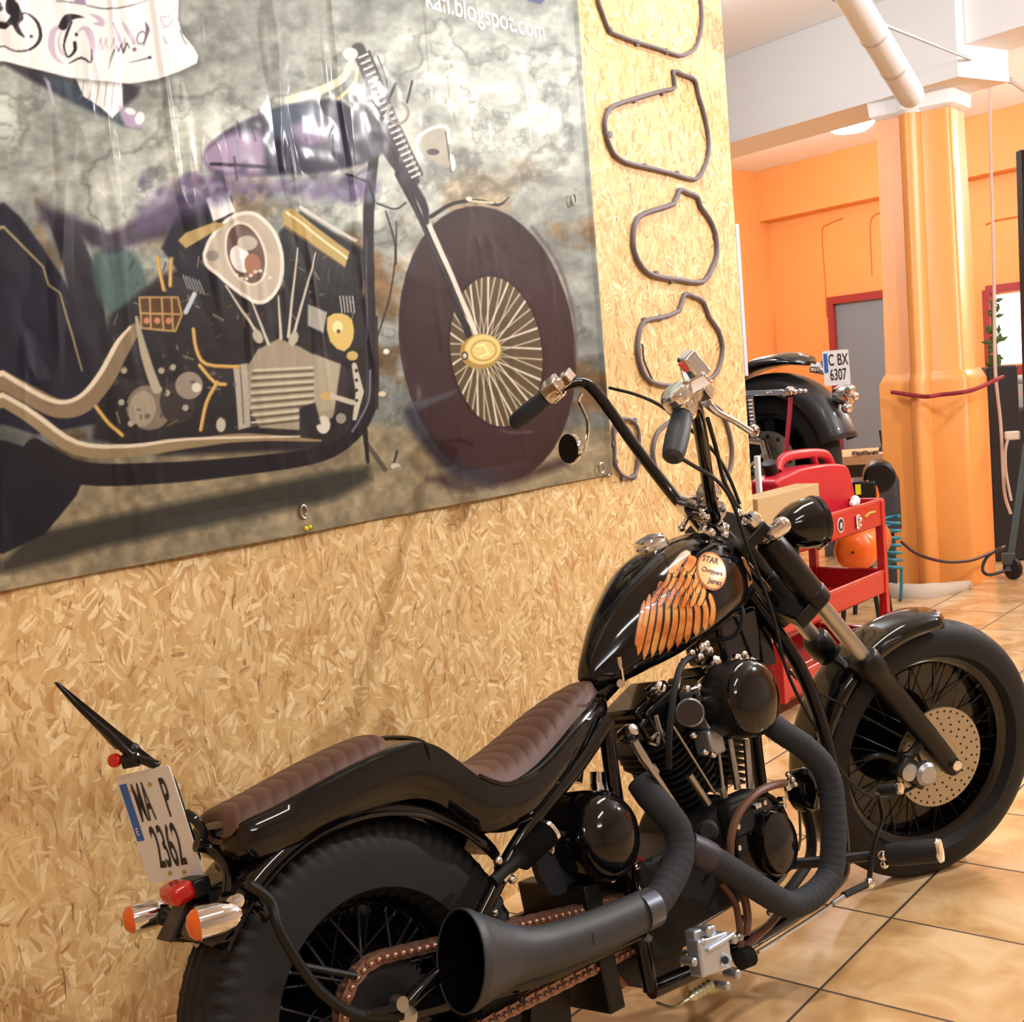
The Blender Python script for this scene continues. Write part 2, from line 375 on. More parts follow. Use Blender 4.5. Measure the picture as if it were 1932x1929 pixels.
# bright window right of the pillar
W0 = bw(1872, 547); W1 = bw(1960, 528); W2 = bw(1872, 700)
wx = nrm(np.array([W1[0]-W0[0], W1[1]-W0[1], 0])); wh = W0[2]-W2[2]; ww = 1.3
wn = MB(); c = W0+wx*ww/2; c[2] = W0[2]-wh/2
wn.box(c-BN*.03, (ww-.1, .01, wh-.1), (wx, BN, Z3))
wino = struct(wn.build('window_1', mat('daylit_pane', (225, 238, 250), .2, emis=2.2), smooth=False))
fr = MB()
for s_ in (0, ww/2, ww): cc = W0+wx*s_; cc[2] = W0[2]-wh/2; fr.box(cc-BN*.05, (.07, .1, wh), (wx, BN, Z3))
for z_ in (0, wh): cc = W0+wx*ww/2; cc[2] = W0[2]-z_; fr.box(cc-BN*.05, (ww, .101, .07), (wx, BN, Z3))
fr.build('window_frame', MAROON, wino, smooth=False)
# room shell behind the camera
q = MB(); q.box((5.5, -4.2, 1.65), (17, .1, 3.3)); struct(q.build('wall_right', mat('cream_wall', (222, 216, 208), .8), smooth=False))
q = MB(); q.box((-2.6, .0, 1.65), (.1, 9, 3.3)); struct(q.build('wall_front', mat('near_wall', (215, 190, 165), .8), smooth=False))
# pillar: footprint in the floor plane, with a half-round rib, wider below 1.2 m
def foot(e):
    p = []
    x0 = 7.13-e; yL = 2.83+e; yR = 2.36-e; x1 = 7.47+e
    p += [(x0, yL), (x0, 2.665)]
    p += [(x0-.012-.048*math.sin(math.pi*k/8), 2.665-.115*k/8) for k in range(9)]
    p += [(x0, 2.548), (x0, yR+.03), (x0+.01, yR+.008), (x0+.03, yR), (x1-.03, yR), (x1, yR+.03), (x1, yL)]
    return p
pm = MB(); rings = []
for z, e in ((0, .02), (1.16, .018), (1.2, .0), (1.22, -.012), (2.74, -.03)):
    rings.append([np.array([x, y, z]) for x, y in foot(e)])
pm.loft(rings); pil = struct(pm.build('wall_pillar', ORANGEP, ang=50))
cp = MB(); cp.loft([[np.array([x, y, z]) for x, y in foot(e)] for z, e in ((2.66, -.026), (2.68, .0), (2.79, .01))]); cp.build('capital', PLASTER, pil)
st = MB(); ring = [np.array([x, y, 0]) for x, y in [(7.105, 2.86), (7.08, 2.64), (7.03, 2.605), (7.08, 2.54), (7.105, 2.34), (7.47, 2.325)]]
hs = [proj((p[0], p[1], 1.1)) for p in ring]
pts = []
for (px, py), yy in zip([(1682, 740), (1738, 748), (1755, 748), (1775, 745), (1832, 737), (1892, 711)], range(6)):
    P_ = ring[yy]; d = ray(px, py); tt = (np.hypot(*P_[:2]))/np.hypot(d[0], d[1]); pts.append(CO+d*tt-nrm(d)*.075)
st.tube(pts, .012, 8, sm=4)
tag(st.build('lashing_strap', mat('maroon_strap', (140, 30, 50), .6)), 'dark red strap tied around the orange pillar at waist height', 'strap')
ft = MB(); ft.tube([onZ(1660, 1112, .02), onZ(1700, 1122, .02), onZ(1760, 1120, .02), onZ(1830, 1105, .02)], [.05, .06, .06, .03], 10, flat=(.5, 1), sm=4)
struct(ft.build('trim_7', mat('pillar_mortar', (205, 192, 178), .7, bump=.5, bscale=40)))
# ------------------------------------------------------------------ printed banner on the wall
CW, CHH = 1180, 1130
def fbm(w, h, base, octs=5, seed=0, ax=(1, 1), pers=.55):
    rs = np.random.RandomState(seed); out = np.zeros((h, w)); amp = 1; tot = 0
    for o in range(octs):
        nx = max(2, int(base*ax[0]*2**o)); ny = max(2, int(base*ax[1]*2**o)); g = rs.rand(ny+2, nx+2)
        xs = np.linspace(0, nx, w, endpoint=False); ys = np.linspace(0, ny, h, endpoint=False)
        xi = xs.astype(int); yi = ys.astype(int); fx = xs-xi; fy = (ys-yi)[:, None]; fx = fx*fx*(3-2*fx); fy = fy*fy*(3-2*fy)
        a = g[np.ix_(yi, xi)]*(1-fx)+g[np.ix_(yi, xi+1)]*fx; b = g[np.ix_(yi+1, xi)]*(1-fx)+g[np.ix_(yi+1, xi+1)]*fx
        out += amp*(a*(1-fy)+b*fy); tot += amp; amp *= pers
    return out/tot
N1 = fbm(CW, CHH, 5, 7, 1); N2 = fbm(CW, CHH, 9, 6, 2); N3 = fbm(CW, CHH, 60, 3, 3); N4 = fbm(CW, CHH, 14, 4, 5, (1, 2.2))
YY, XX = np.mgrid[0:CHH, 0:CW].astype(float)
CV = np.zeros((CHH, CW, 3))
def mixc(mask, col, a=1.0):
    global CV
    m = (mask*a)[..., None]; CV = CV*(1-m)+np.asarray(col, float)*m
def sst(x, a, b): t = np.clip((x-a)/(b-a), 0, 1); return t*t*(3-2*t)
# rock face, lighter towards the top
rock = np.array([198, 206, 200.])*(.56+.70*N1[..., None])*(.80+.38*N3[..., None])*(.78+.42*N4[..., None])
CV = rock.copy()
brown = np.array([150, 118, 78.])*(.7+.6*N3[..., None])*(.75+.5*N4[..., None])
mixm = sst(N2, .52, .66)*sst(YY, 180, 560)*.9; CV = CV*(1-mixm[..., None])+brown*mixm[..., None]
dk = sst(YY, 330, 800)*.38; CV *= (1-dk[..., None])
crack = sst(np.abs(N1-.5), .03, .002)*.22; CV *= (1-crack[..., None]*.8)
crack = sst(np.abs(N2-.47), .016, .002)*.2*sst(N1, .45, .6); CV *= (1-crack[..., None]*.8)
# ground
gy = 1010-.165*XX+40*(N1-.5); gy2 = 782+.02*(XX-700)
gm = sst(YY, np.where(XX > 650, gy2, gy2+(650-XX)*.14), np.where(XX > 650, gy2+40, gy2+60+(650-XX)*.14))
grd = np.array([150, 138, 112.])*(.72+.5*N3[..., None])*(.85+.3*N2[..., None]); CV = CV*(1-gm[..., None])+grd*gm[..., None]
def poly(pts, col, a=1.0, soft=.9, curve=0):
    P = np.array(smooth_path([np.array([x, y]) for x, y in pts], curve, True) if curve else pts, float)
    x0, y0 = np.floor(P.min(0)-3).astype(int); x1, y1 = np.ceil(P.max(0)+3).astype(int)
    x0 = max(0, x0); y0 = max(0, y0); x1 = min(CW, x1); y1 = min(CHH, y1)
    if x1 <= x0 or y1 <= y0: return
    X = XX[y0:y1, x0:x1]; Y = YY[y0:y1, x0:x1]; ins = np.zeros(X.shape, bool); d2 = np.full(X.shape, 1e9)
    for i in range(len(P)):
        ax, ay = P[i]; bx, by = P[(i+1) % len(P)]
        if ay != by: ins ^= ((ay > Y) != (by > Y)) & (X < (bx-ax)*(Y-ay)/(by-ay)+ax)
        l2 = (bx-ax)**2+(by-ay)**2+1e-9; t = np.clip(((X-ax)*(bx-ax)+(Y-ay)*(by-ay))/l2, 0, 1)
        d2 = np.minimum(d2, (X-ax-t*(bx-ax))**2+(Y-ay-t*(by-ay))**2)
    d = np.sqrt(d2)*np.where(ins, 1, -1); m = np.clip(.5+d/(2*soft), 0, 1)*a
    CV[y0:y1, x0:x1] = CV[y0:y1, x0:x1]*(1-m[..., None])+np.asarray(col, float)*m[..., None]
def line(pts, wd_, col, a=1.0, soft=.9, curve=0):
    P = [np.array([x, y], float) for x, y in pts]
    if curve: P = smooth_path(P, curve)
    P = np.array(P); W_ = np.interp(np.linspace(0, 1, len(P)), np.linspace(0, 1, len(wd_)), wd_) if hasattr(wd_, '__len__') else np.full(len(P), wd_)
    mw = W_.max()
    x0, y0 = np.floor(P.min(0)-mw-2).astype(int); x1, y1 = np.ceil(P.max(0)+mw+2).astype(int)
    x0 = max(0, x0); y0 = max(0, y0); x1 = min(CW, x1); y1 = min(CHH, y1)
    if x1 <= x0 or y1 <= y0: return
    X = XX[y0:y1, x0:x1]; Y = YY[y0:y1, x0:x1]; m = np.zeros(X.shape)
    for i in range(len(P)-1):
        ax, ay = P[i]; bx, by = P[i+1]; l2 = (bx-ax)**2+(by-ay)**2+1e-9; t = np.clip(((X-ax)*(bx-ax)+(Y-ay)*(by-ay))/l2, 0, 1)
        d = np.sqrt((X-ax-t*(bx-ax))**2+(Y-ay-t*(by-ay))**2); m = np.maximum(m, np.clip(.5+((W_[i]*(1-t)+W_[i+1]*t)/2-d)/(2*soft)+.0, 0, 1))
    m = m*a; CV[y0:y1, x0:x1] = CV[y0:y1, x0:x1]*(1-m[..., None])+np.asarray(col, float)*m[..., None]
def ell(cx, cy, rx, ry, rot, col, a=1.0, wd_=None, soft=.9):
    p = []; c, s = math.cos(rot), math.sin(rot)
    for k in range(40):
        t = 2*math.pi*k/40; p.append((cx+rx*math.cos(t)*c-ry*math.sin(t)*s, cy+rx*math.cos(t)*s+ry*math.sin(t)*c))
    if wd_: line(p+[p[0]], wd_, col, a, soft)
    else: poly(p, col, a, soft)
DK = (30, 28, 36); BR = (54, 34, 38)
# shadow below the printed motorcycle
poly([(-5, 1060), (60, 1005), (250, 965), (450, 925), (620, 890), (690, 880), (700, 905), (620, 945), (400, 990), (200, 1030), (-5, 1085)], (46, 46, 42), .85, 9)
poly([(800, 905), (870, 880), (1000, 885), (1060, 860), (1070, 880), (960, 915), (860, 930)], (48, 34, 36), .7, 8)
# rear tyre and rear frame
poly([(-5, 830), (60, 850), (152, 905), (140, 935), (80, 1008), (-5, 1048)], (28, 28, 40), 1, 2)
poly([(-5, 380), (30, 410), (75, 470), (130, 560), (165, 700), (180, 800), (60, 820), (-5, 800)], (30, 30, 48), .95, 3)
poly([(80, 400), (140, 430), (180, 520), (200, 640), (170, 760), (140, 620), (110, 500)], (36, 32, 44), .9, 3)
line([(0, 430), (40, 470), (75, 505), (85, 540), (105, 555), (120, 600), (135, 650), (150, 700)], [5, 4, 3, 4, 3], (196, 184, 130), .8, 1.2)
poly([(170, 480), (230, 470), (262, 500), (268, 560), (215, 600), (180, 560)], (76, 104, 104), .9, 6, 3)
poly([(60, 380), (200, 440), (330, 380), (420, 350), (430, 390), (330, 440), (200, 480), (70, 420)], (64, 54, 74), .8, 8)
# engine bay darks
poly([(200, 600), (300, 520), (420, 480), (560, 560), (690, 560), (690, 800), (600, 850), (300, 860), (170, 830)], (36, 32, 36), .93, 6)
poly([(330, 400), (430, 370), (440, 480), (420, 560), (350, 540), (300, 470)], (32, 32, 44), .95, 3)
poly([(520, 440), (560, 400), (690, 480), (668, 600), (600, 640), (540, 620)], (28, 28, 34), .95, 3)
for k in range(9):
    line([(548+k*12, 452+k*7), (535+k*12, 520+k*9)], 1.5, (70, 66, 80), .6)
# lower frame, kick stand, exhausts
line([(60, 850), (150, 893), (300, 893), (450, 880), (580, 862), (645, 835), (688, 785), (700, 720), (692, 560), (690, 400), (700, 290)], [44, 44, 40, 34, 30, 26, 22, 20, 20, 20, 18], (30, 26, 32), 1, 1.2, 4)
line([(660, 815), (690, 760), (694, 700)], 4, (150, 150, 170), .8, 1.5, 3); line([(687, 640), (686, 450)], 2.5, (110, 100, 130), .8)
line([(-5, 752), (60, 792), (140, 846), (240, 852), (350, 838), (460, 826), (600, 832)], [26, 28, 28, 22, 18, 16, 4], (150, 132, 102), 1, 1, 4)
line([(-5, 744), (60, 782), (142, 836), (240, 842), (350, 829), (560, 824)], [8, 9, 8, 6, 3], (226, 216, 196), .95, 1, 4)
line([(-5, 716), (60, 752), (110, 772), (155, 760), (195, 712), (222, 660), (250, 622)], [34, 36, 36, 36, 34, 32, 22], (140, 122, 98), 1, 1, 4)
line([(-5, 702), (60, 742), (110, 760), (150, 746), (186, 702), (214, 650), (240, 618)], [9, 9, 7, 9, 9, 5], (230, 220, 198), .95, 1.2, 4)
line([(686, 836), (725, 890)], 9, (92, 84, 72)); line([(684, 812), (690, 872)], [10, 14, 6], (34, 30, 30)); line([(745, 852), (738, 878)], 4, (60, 52, 46)); ell(742, 880, 9, 6, 0, (200, 194, 180)); line([(725, 893), (748, 884)], 6, (150, 140, 120))
line([(706, 770), (705, 600)], 6, (60, 40, 44))
# gearbox, case
ell(275, 770, 44, 42, .3, (126, 116, 102)); ell(262, 772, 26, 34, .2, (158, 148, 130)); ell(330, 760, 34, 40, 0, (60, 54, 54)); ell(352, 728, 26, 26, 0, (150, 142, 128)); ell(366, 732, 9, 9, 0, (220, 214, 200))
for x, y in [(300, 700), (322, 694), (345, 770), (310, 742), (240, 800), (222, 760), (228, 700), (295, 735)]: ell(x, y, 6, 6, 0, (170, 164, 150)); ell(x+9, y+5, 4, 4, 0, (44, 40, 40))
poly([(462, 690), (480, 660), (520, 640), (560, 655), (590, 672), (648, 690), (652, 745), (620, 790), (560, 812), (485, 808), (465, 770)], (164, 154, 134), 1, 1.5)
for k in range(8):
    line([(470, 700+k*14), (586, 694+k*13)], 4.2, (206, 200, 180)); line([(470, 706+k*14), (586, 700+k*13)], 3.6, (98, 88, 74))
poly([(435, 690), (462, 686), (468, 806), (445, 812), (440, 750)], (178, 172, 158), 1, 1.2); line([(448, 690), (455, 800)], 2, (90, 84, 80))
poly([(586, 668), (640, 690), (650, 730), (630, 770), (590, 780)], (176, 168, 148), 1, 2)
poly([(640, 680), (672, 690), (668, 760), (640, 800), (620, 810)], (40, 32, 40), .9, 2); line([(664, 690), (674, 740), (664, 790)], [10, 16, 8], (196, 192, 178))
for y in (700, 718, 737, 756): ell(668, y, 3, 3, 0, (30, 26, 30))
ell(612, 748, 14, 8, 0, (206, 176, 116)); line([(620, 748), (660, 760)], 10, (196, 188, 168)); ell(605, 802, 13, 17, 0, (214, 208, 196)); ell(638, 790, 10, 10, 0, (150, 144, 134)); ell(412, 802, 9, 14, 0, (190, 184, 170))
poly([(560, 770), (590, 760), (600, 800), (560, 815)], (40, 40, 48), 1, 2)
for k in range(170):
    x = 205+RNG.rand()*460; y = 470+RNG.rand()*340
    if 462 < x < 655 and 640 < y < 812: continue
    c_ = [(190, 182, 160), (120, 112, 100), (22, 20, 26), (84, 76, 70), (150, 120, 70), (60, 60, 74)][k % 6]
    if k % 2: ell(x, y, 1.5+RNG.rand()*4, 1.5+RNG.rand()*4, 0, c_, .7, None, 1.2)
    else: a_ = RNG.rand()*3; ll = 6+RNG.rand()*18; line([(x, y), (x+ll*math.cos(a_), y+ll*math.sin(a_))], 1.2+RNG.rand()*2.6, c_, .6, 1)
# pushrods
for p in ([(420, 540), (480, 632)], [(466, 562), (500, 650)], [(556, 470), (538, 636)], [(590, 478), (546, 642)], [(520, 560), (524, 640)]):
    line(p, [3, 6], (206, 200, 184)); 
ell(480, 636, 9, 14, -.5, (186, 180, 164)); ell(548, 640, 9, 14, .4, (186, 180, 164))
# air cleaner
ac = [(380, 480), (392, 450), (420, 418), (450, 404), (480, 408), (510, 438), (526, 480), (524, 530), (506, 562), (480, 572), (450, 556), (410, 524), (384, 500)]
poly(ac, (196, 186, 170), 1, 1.2, 3); line(ac+[ac[0]], 7, (238, 234, 224), 1, 1, 3); ell(458, 480, 34, 58, -.3, (112, 92, 82)); ell(458, 480, 36, 60, -.3, (226, 220, 208), 1, 5)
ell(448, 490, 18, 27, -.4, (240, 238, 236)); ell(470, 500, 16, 20, 0, (168, 120, 96)); ell(460, 460, 20, 14, 0, (190, 184, 172)); ell(395, 484, 12, 10, 0, (150, 144, 134))
for k in range(8): ell(440+k*9, 520+8*math.sin(k), 4, 3, 0, (236, 230, 214), .9)
# rockers, gold covers
poly([(526, 400), (545, 395), (655, 476), (646, 506), (530, 430)], (186, 164, 104), 1, 1); line([(535, 402), (650, 488)], 4, (240, 234, 200)); line([(560, 392), (665, 455)], 6, (214, 210, 206)); line([(532, 428), (640, 502)], 3, (100, 80, 50))
poly([(330, 455), (345, 440), (400, 420), (420, 425), (345, 470)], (186, 164, 110), 1, 1.2)
poly([(382, 376), (420, 366), (438, 400), (396, 420)], (240, 240, 244), 1, 1.5)
poly([(612, 600), (640, 592), (660, 606), (662, 640), (645, 664), (618, 645)], (218, 192, 118), 1, 1, 2); ell(632, 618, 10, 12, 0, (246, 232, 180)); ell(634, 626, 4, 4, 0, (110, 90, 50)); ell(660, 672, 11, 9, 0, (200, 176, 116))
poly([(575, 575), (612, 590), (605, 630), (575, 615)], (170, 170, 162), 1, 1.5)
for k in range(5): line([(636+k*6, 560), (640+k*6, 590)], 2.4, (200, 196, 190))
# brass hoses, pedal
for p in ([(360, 622), (366, 660), (385, 688), (445, 693)], [(372, 690), (400, 722), (420, 726)], [(405, 722), (385, 760), (374, 812)], [(292, 486), (298, 520), (304, 548)], [(318, 490), (316, 540)], [(176, 768), (200, 800), (224, 822)]):
    line(p, 7, (196, 156, 84), 1, 1, 3); line([(x-1, y-1) for x, y in p], 2, (236, 208, 140), .8, 1, 3)
poly([(258, 562), (330, 560), (338, 595), (325, 626), (262, 620)], (96, 70, 44), .95); 
for p in ([(258, 562), (330, 562), (338, 595), (326, 626), (262, 620), (258, 562)], [(260, 592), (336, 594)], [(278, 562), (280, 622)], [(300, 562), (304, 624)], [(318, 562), (322, 624)]): line(p, 3.6, (190, 158, 104))
for x in (272, 292, 314): ell(x, 606, 6, 6, 0, (200, 140, 110)) 
line([(252, 600), (268, 670), (290, 735)], [6, 16, 18], (176, 168, 148), 1, 1, 3); line([(345, 590), (362, 556)], 9, (190, 205, 210))
for k in range(6): line([(340+k*6, 520+k*2), (350+k*6, 545+k*2)], 2, (170, 170, 170))
# tank and seat print, with the vinyl's lilac glare painted into its colours
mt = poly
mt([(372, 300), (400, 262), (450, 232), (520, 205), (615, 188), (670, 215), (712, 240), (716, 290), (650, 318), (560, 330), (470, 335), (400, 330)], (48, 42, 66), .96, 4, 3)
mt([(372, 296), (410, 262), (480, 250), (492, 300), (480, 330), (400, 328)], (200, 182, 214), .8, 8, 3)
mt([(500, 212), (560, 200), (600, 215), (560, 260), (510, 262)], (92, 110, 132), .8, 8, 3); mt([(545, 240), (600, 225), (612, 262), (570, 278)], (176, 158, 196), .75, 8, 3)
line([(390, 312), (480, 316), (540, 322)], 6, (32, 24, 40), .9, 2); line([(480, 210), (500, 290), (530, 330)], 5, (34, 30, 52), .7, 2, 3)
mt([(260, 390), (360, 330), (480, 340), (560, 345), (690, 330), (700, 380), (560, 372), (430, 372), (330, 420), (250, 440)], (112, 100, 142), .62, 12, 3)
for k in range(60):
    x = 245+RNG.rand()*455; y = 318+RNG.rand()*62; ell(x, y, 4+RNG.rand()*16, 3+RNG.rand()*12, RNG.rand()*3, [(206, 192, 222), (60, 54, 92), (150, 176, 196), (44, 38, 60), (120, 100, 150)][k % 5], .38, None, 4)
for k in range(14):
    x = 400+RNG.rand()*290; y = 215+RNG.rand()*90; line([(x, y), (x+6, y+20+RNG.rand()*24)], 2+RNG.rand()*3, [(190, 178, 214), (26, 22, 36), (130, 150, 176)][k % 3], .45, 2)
# forks, spring, bars, head lamp, printed front wheel
ocx, ocy = 915, 648
ell(915, 650, 166, 262, -.14, BR, 1, None, 1.5); ell(910, 655, 150, 240, -.14, (60, 38, 42), 1, None, 10)
line([(770, 780), (800, 830), (850, 880), (920, 905)], 26, (44, 42, 60), .8, 8, 4); line([(1000, 430), (1050, 500), (1080, 600), (1083, 680)], 6, (96, 84, 84), .8, 3, 4)
line([(868, 720), (900, 780), (950, 815), (1000, 815)], 5, (96, 78, 82), .8, 2, 4)
poly([(770, 760), (860, 735), (850, 745), (785, 775)], (80, 84, 96), .8, 3)
ell(932, 664, 88, 144, -.14, (92, 78, 56), 1, None, 1.2)
poly([(880, 590), (930, 540), (990, 560), (1010, 650), (960, 640), (900, 650)], (94, 80, 66), .8, 8)
for k in range(44):
    t = 2*math.pi*k/44+.05; c, s = math.cos(-.14), math.sin(-.14); ex, ey = 87*math.cos(t), 142*math.sin(t); x, y = 932+ex*c-ey*s, 664+ex*s+ey*c
    a0 = t+(.5 if k % 2 else -.5); line([(908+14*math.cos(a0), 662+16*math.sin(a0)), (x, y)], [1.6, 3.2] if k % 3 else [2, 4.4], (206, 198, 176) if k % 3 else (236, 232, 218), .85, .8)
ell(932, 664, 89, 145, -.14, (46, 28, 32), 1, 5)
line([(748, 330), (800, 430), (850, 560), (882, 640)], [18, 17, 14, 12], (40, 32, 40), 1, 1, 3)
line([(742, 268), (770, 345), (820, 460), (868, 570), (897, 640)], [9, 10, 10, 9, 9], (220, 216, 206), 1, 1, 3); line([(738, 290), (780, 400), (868, 590)], 2, (90, 84, 84), .8)
ell(903, 664, 40, 33, -.1, (172, 142, 82)); ell(906, 660, 34, 28, -.1, (226, 204, 134)); ell(908, 662, 24, 19, -.1, (176, 148, 84), 1, 3); line([(896, 654), (908, 650), (918, 668), (902, 674)], 4, (246, 232, 178)); ell(872, 672, 6, 8, 0, (40, 34, 34)); ell(872, 672, 4, 5, 0, (210, 206, 196))
ell(724, 664, 6, 5, 0, (238, 236, 226)); ell(716, 744, 7, 5, 0, (222, 210, 180))
line([(660, 190), (700, 240), (735, 300), (790, 380), (800, 420)], [16, 22, 22, 16, 10], (44, 36, 48), .95, 2, 3)
line([(670, 96), (700, 165), (730, 240), (776, 340)], [26, 26, 26, 22], (52, 48, 54), .9, 2, 3)
line([(690, 100), (722, 180), (752, 250), (790, 330)], 6, (40, 36, 44), .8, 1.5, 3)
for k in range(22):
    t = k/21; x = 678+t*100; y = 108+t*225+10*t*(1-t); line([(x-7, y+3), (x+9, y-4)], 4, (226, 228, 224), .95)
    line([(x+6, y+6), (x+14, y+3)], 2.4, (170, 170, 172), .8)
line([(706, 108), (722, 150), (725, 190)], 2.4, (60, 52, 60), .9, .8, 3); line([(740, 160), (725, 195)], 5, (40, 34, 40)); line([(772, 155), (762, 195)], 4, (50, 44, 46)); ell(745, 215, 20, 20, 0, (150, 142, 130), 1, 5)
line([(538, 190), (590, 176), (640, 150), (655, 120)], [14, 16, 14, 10], (244, 236, 214), .95, 1.5, 3); line([(632, 188), (662, 160), (668, 130)], 6, (238, 224, 180), .95, 1, 3); ell(655, 104, 14, 12, 0, (252, 246, 232), .9)
poly([(788, 250), (806, 240), (838, 238), (846, 280), (842, 318), (800, 300), (790, 276)], (176, 172, 160), .9, 1.2); line([(790, 300), (780, 272), (800, 248), (836, 240), (842, 270)], 6, (248, 246, 240), 1, 1, 3); ell(848, 308, 6, 16, -.1, (250, 250, 248)); line([(836, 250), (846, 325)], 2, (60, 56, 60)); ell(812, 288, 12, 6, 0, (90, 86, 84))
line([(808, 410), (850, 385), (900, 380), (935, 388), (955, 374)], [8, 7, 6, 5, 2], (44, 40, 38), 1, 1, 3); line([(880, 380), (925, 384)], 4, (216, 208, 180)); ell(880, 376, 6, 4, 0, (226, 220, 200))
line([(722, 400), (740, 470), (730, 560), (706, 640)], 3, (46, 34, 34), .9, .8, 4); line([(742, 420), (742, 500)], 2.4, (46, 34, 34)); line([(705, 385), (740, 396), (760, 384)], 3, (40, 34, 40), 1, 1, 3)
line([(648, 330), (690, 345), (700, 380), (690, 470)], [4, 4, 4], (30, 26, 34))
# printed scroll with lettering and wings (top left)
poly([(-5, 120), (60, 130), (130, 150), (260, 165), (215, 218), (235, 240), (150, 205), (60, 160)], (44, 36, 48), .9, 5, 3)
poly([(60, 140), (150, 160), (260, 245), (225, 240), (130, 200)], (70, 96, 116), .6, 8)
poly([(136, 150), (225, 158), (226, 205), (204, 226), (180, 205), (150, 185)], (250, 251, 252), 1, 1.2); 
for k in range(5): line([(150+k*14, 155), (148+k*14, 178), (142+k*15, 190+k*5)], 1.6, (140, 140, 142), .9, .8, 3)
poly([(215, 200), (262, 215), (270, 245), (230, 240)], (196, 176, 212), .8, 3); ell(240, 212, 10, 6, .3, (250, 250, 252)); ell(258, 225, 9, 12, .3, (250, 250, 252))
poly([(75, 148), (92, 200), (98, 205), (86, 158)], (200, 200, 222), .8, 2)
scr = [(-5, -5), (330, -5), (328, 40), (336, 65), (358, 92), (367, 108), (364, 122), (330, 138), (290, 152), (240, 160), (180, 156), (120, 148), (60, 134), (-5, 118)]
poly([(x+3, y+6) for x, y in scr], (60, 60, 64), .45, 6); poly(scr, (252, 254, 255), 1, 1.2)
LI = (205, 190, 214); K = (46, 38, 48)
line([(10, -5), (14, 20), (28, 38), (10, 45), (-5, 60)], [8, 26, 14, 12, 6], K, 1, 1, 3); line([(14, 40), (24, 62), (36, 74)], [12, 10, 3], K, 1, 1, 3)
line([(-5, 88), (20, 100), (50, 96), (68, 76), (64, 48), (46, 30), (30, 32), (26, 50)], [2, 2.5, 4, 7, 6, 2.5, 2.5, 1.5], K, 1, .8, 4); ell(51, 72, 3.4, 3, 0, (90, 80, 92))
line([(100, 5), (130, 8), (150, 12)], 2.4, (120, 118, 124)); poly([(130, -5), (150, -5), (156, 14), (134, 8)], (176, 152, 186), 1, 1.2)
line([(156, 14), (190, 20), (230, 16), (270, 4)], [2, 3, 2.4, 1], (110, 108, 112), 1, .8, 4)
# large flourished capital then small script
line([(110, 50), (94, 62), (90, 90), (98, 112), (112, 122)], [4, 12, 14, 8, 2], LI, .95, 1.2, 4); line([(112, 58), (104, 78), (108, 100), (122, 112)], [2, 4, 5, 2], LI, .8, 1, 4)
line([(112, 52), (120, 38), (136, 34), (150, 36)], [16, 16, 8, 2], K, 1, 1, 3); line([(128, 44), (118, 70), (114, 92), (122, 110), (134, 98), (134, 84)], [5, 5, 3, 3, 6, 7], K, 1, .8, 4)
line([(140, 62), (150, 56), (160, 64), (166, 90), (164, 116)], [2, 7, 14, 12, 5], LI, .95, 1.2, 4); ell(137, 68, 3, 4, 0, K); line([(124, 122), (146, 112), (162, 122), (163, 98)], [2, 4, 2.4, 2], K, 1, .8, 3)
line([(162, 30), (178, 38), (184, 48), (170, 48)], [2, 10, 12, 4], LI, 1, 1, 3)
for x0_ in (176, 186, 200, 222): line([(x0_, 96), (x0_+6, 76), (x0_+8, 98)], [1.5, 3, 1.5], LI, .9, .8)
line([(204, 48), (212, 64), (222, 86)], [4, 9, 7], LI, .95, 1, 3); line([(224, 46), (234, 62), (246, 84)], [3, 9, 8], LI, .95, 1, 3); line([(206, 98), (200, 116), (196, 134)], [4, 3, 1.5], (150, 142, 156), .95, .8, 3)
line([(210, 90), (216, 100), (222, 86), (226, 102), (232, 84), (238, 94)], [2, 3, 2.4, 4, 2.4, 2], (90, 84, 96), 1, .8); ell(247, 96, 4, 4, 0, (150, 110, 150))
line([(268, 46), (272, 58), (268, 74), (264, 90)], [3, 8, 5, 1.5], (130, 112, 140), 1, .8, 3); ell(260, 74, 8, 12, .3, (110, 108, 118), .9, 2.6); line([(238, 120), (258, 116), (276, 111)], [1, 2, 3], (80, 76, 84), 1, .8); ell(276, 111, 3.4, 3.4, 0, (80, 68, 84))
line([(312, 33), (294, 36), (300, 50), (308, 54)], 2.2, LI, .95, .8); line([(298, 56), (310, 52), (318, 40)], 2, LI, .9, .8); line([(298, 70), (306, 84)], [3, 5], LI, .9)
line([(332, 60), (338, 76), (344, 86)], 1.4, (80, 78, 84))
# dark letter feet of a cut-off line at the very top
poly([(985, -5), (1024, -5), (1022, 4), (1014, 10), (1000, 6), (990, 3)], (78, 84, 124), .9, 2)
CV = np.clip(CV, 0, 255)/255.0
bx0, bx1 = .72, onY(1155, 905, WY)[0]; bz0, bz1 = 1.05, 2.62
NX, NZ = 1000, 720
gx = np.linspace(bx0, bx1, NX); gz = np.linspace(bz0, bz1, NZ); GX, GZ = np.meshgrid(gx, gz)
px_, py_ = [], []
V_ = np.stack([GX, np.full_like(GX, WY), GZ-CH], -1); zz = V_@CF; U_ = 966+FPX*(V_@CR)/zz; W_ = 964.5-FPX*(V_@CU)/zz
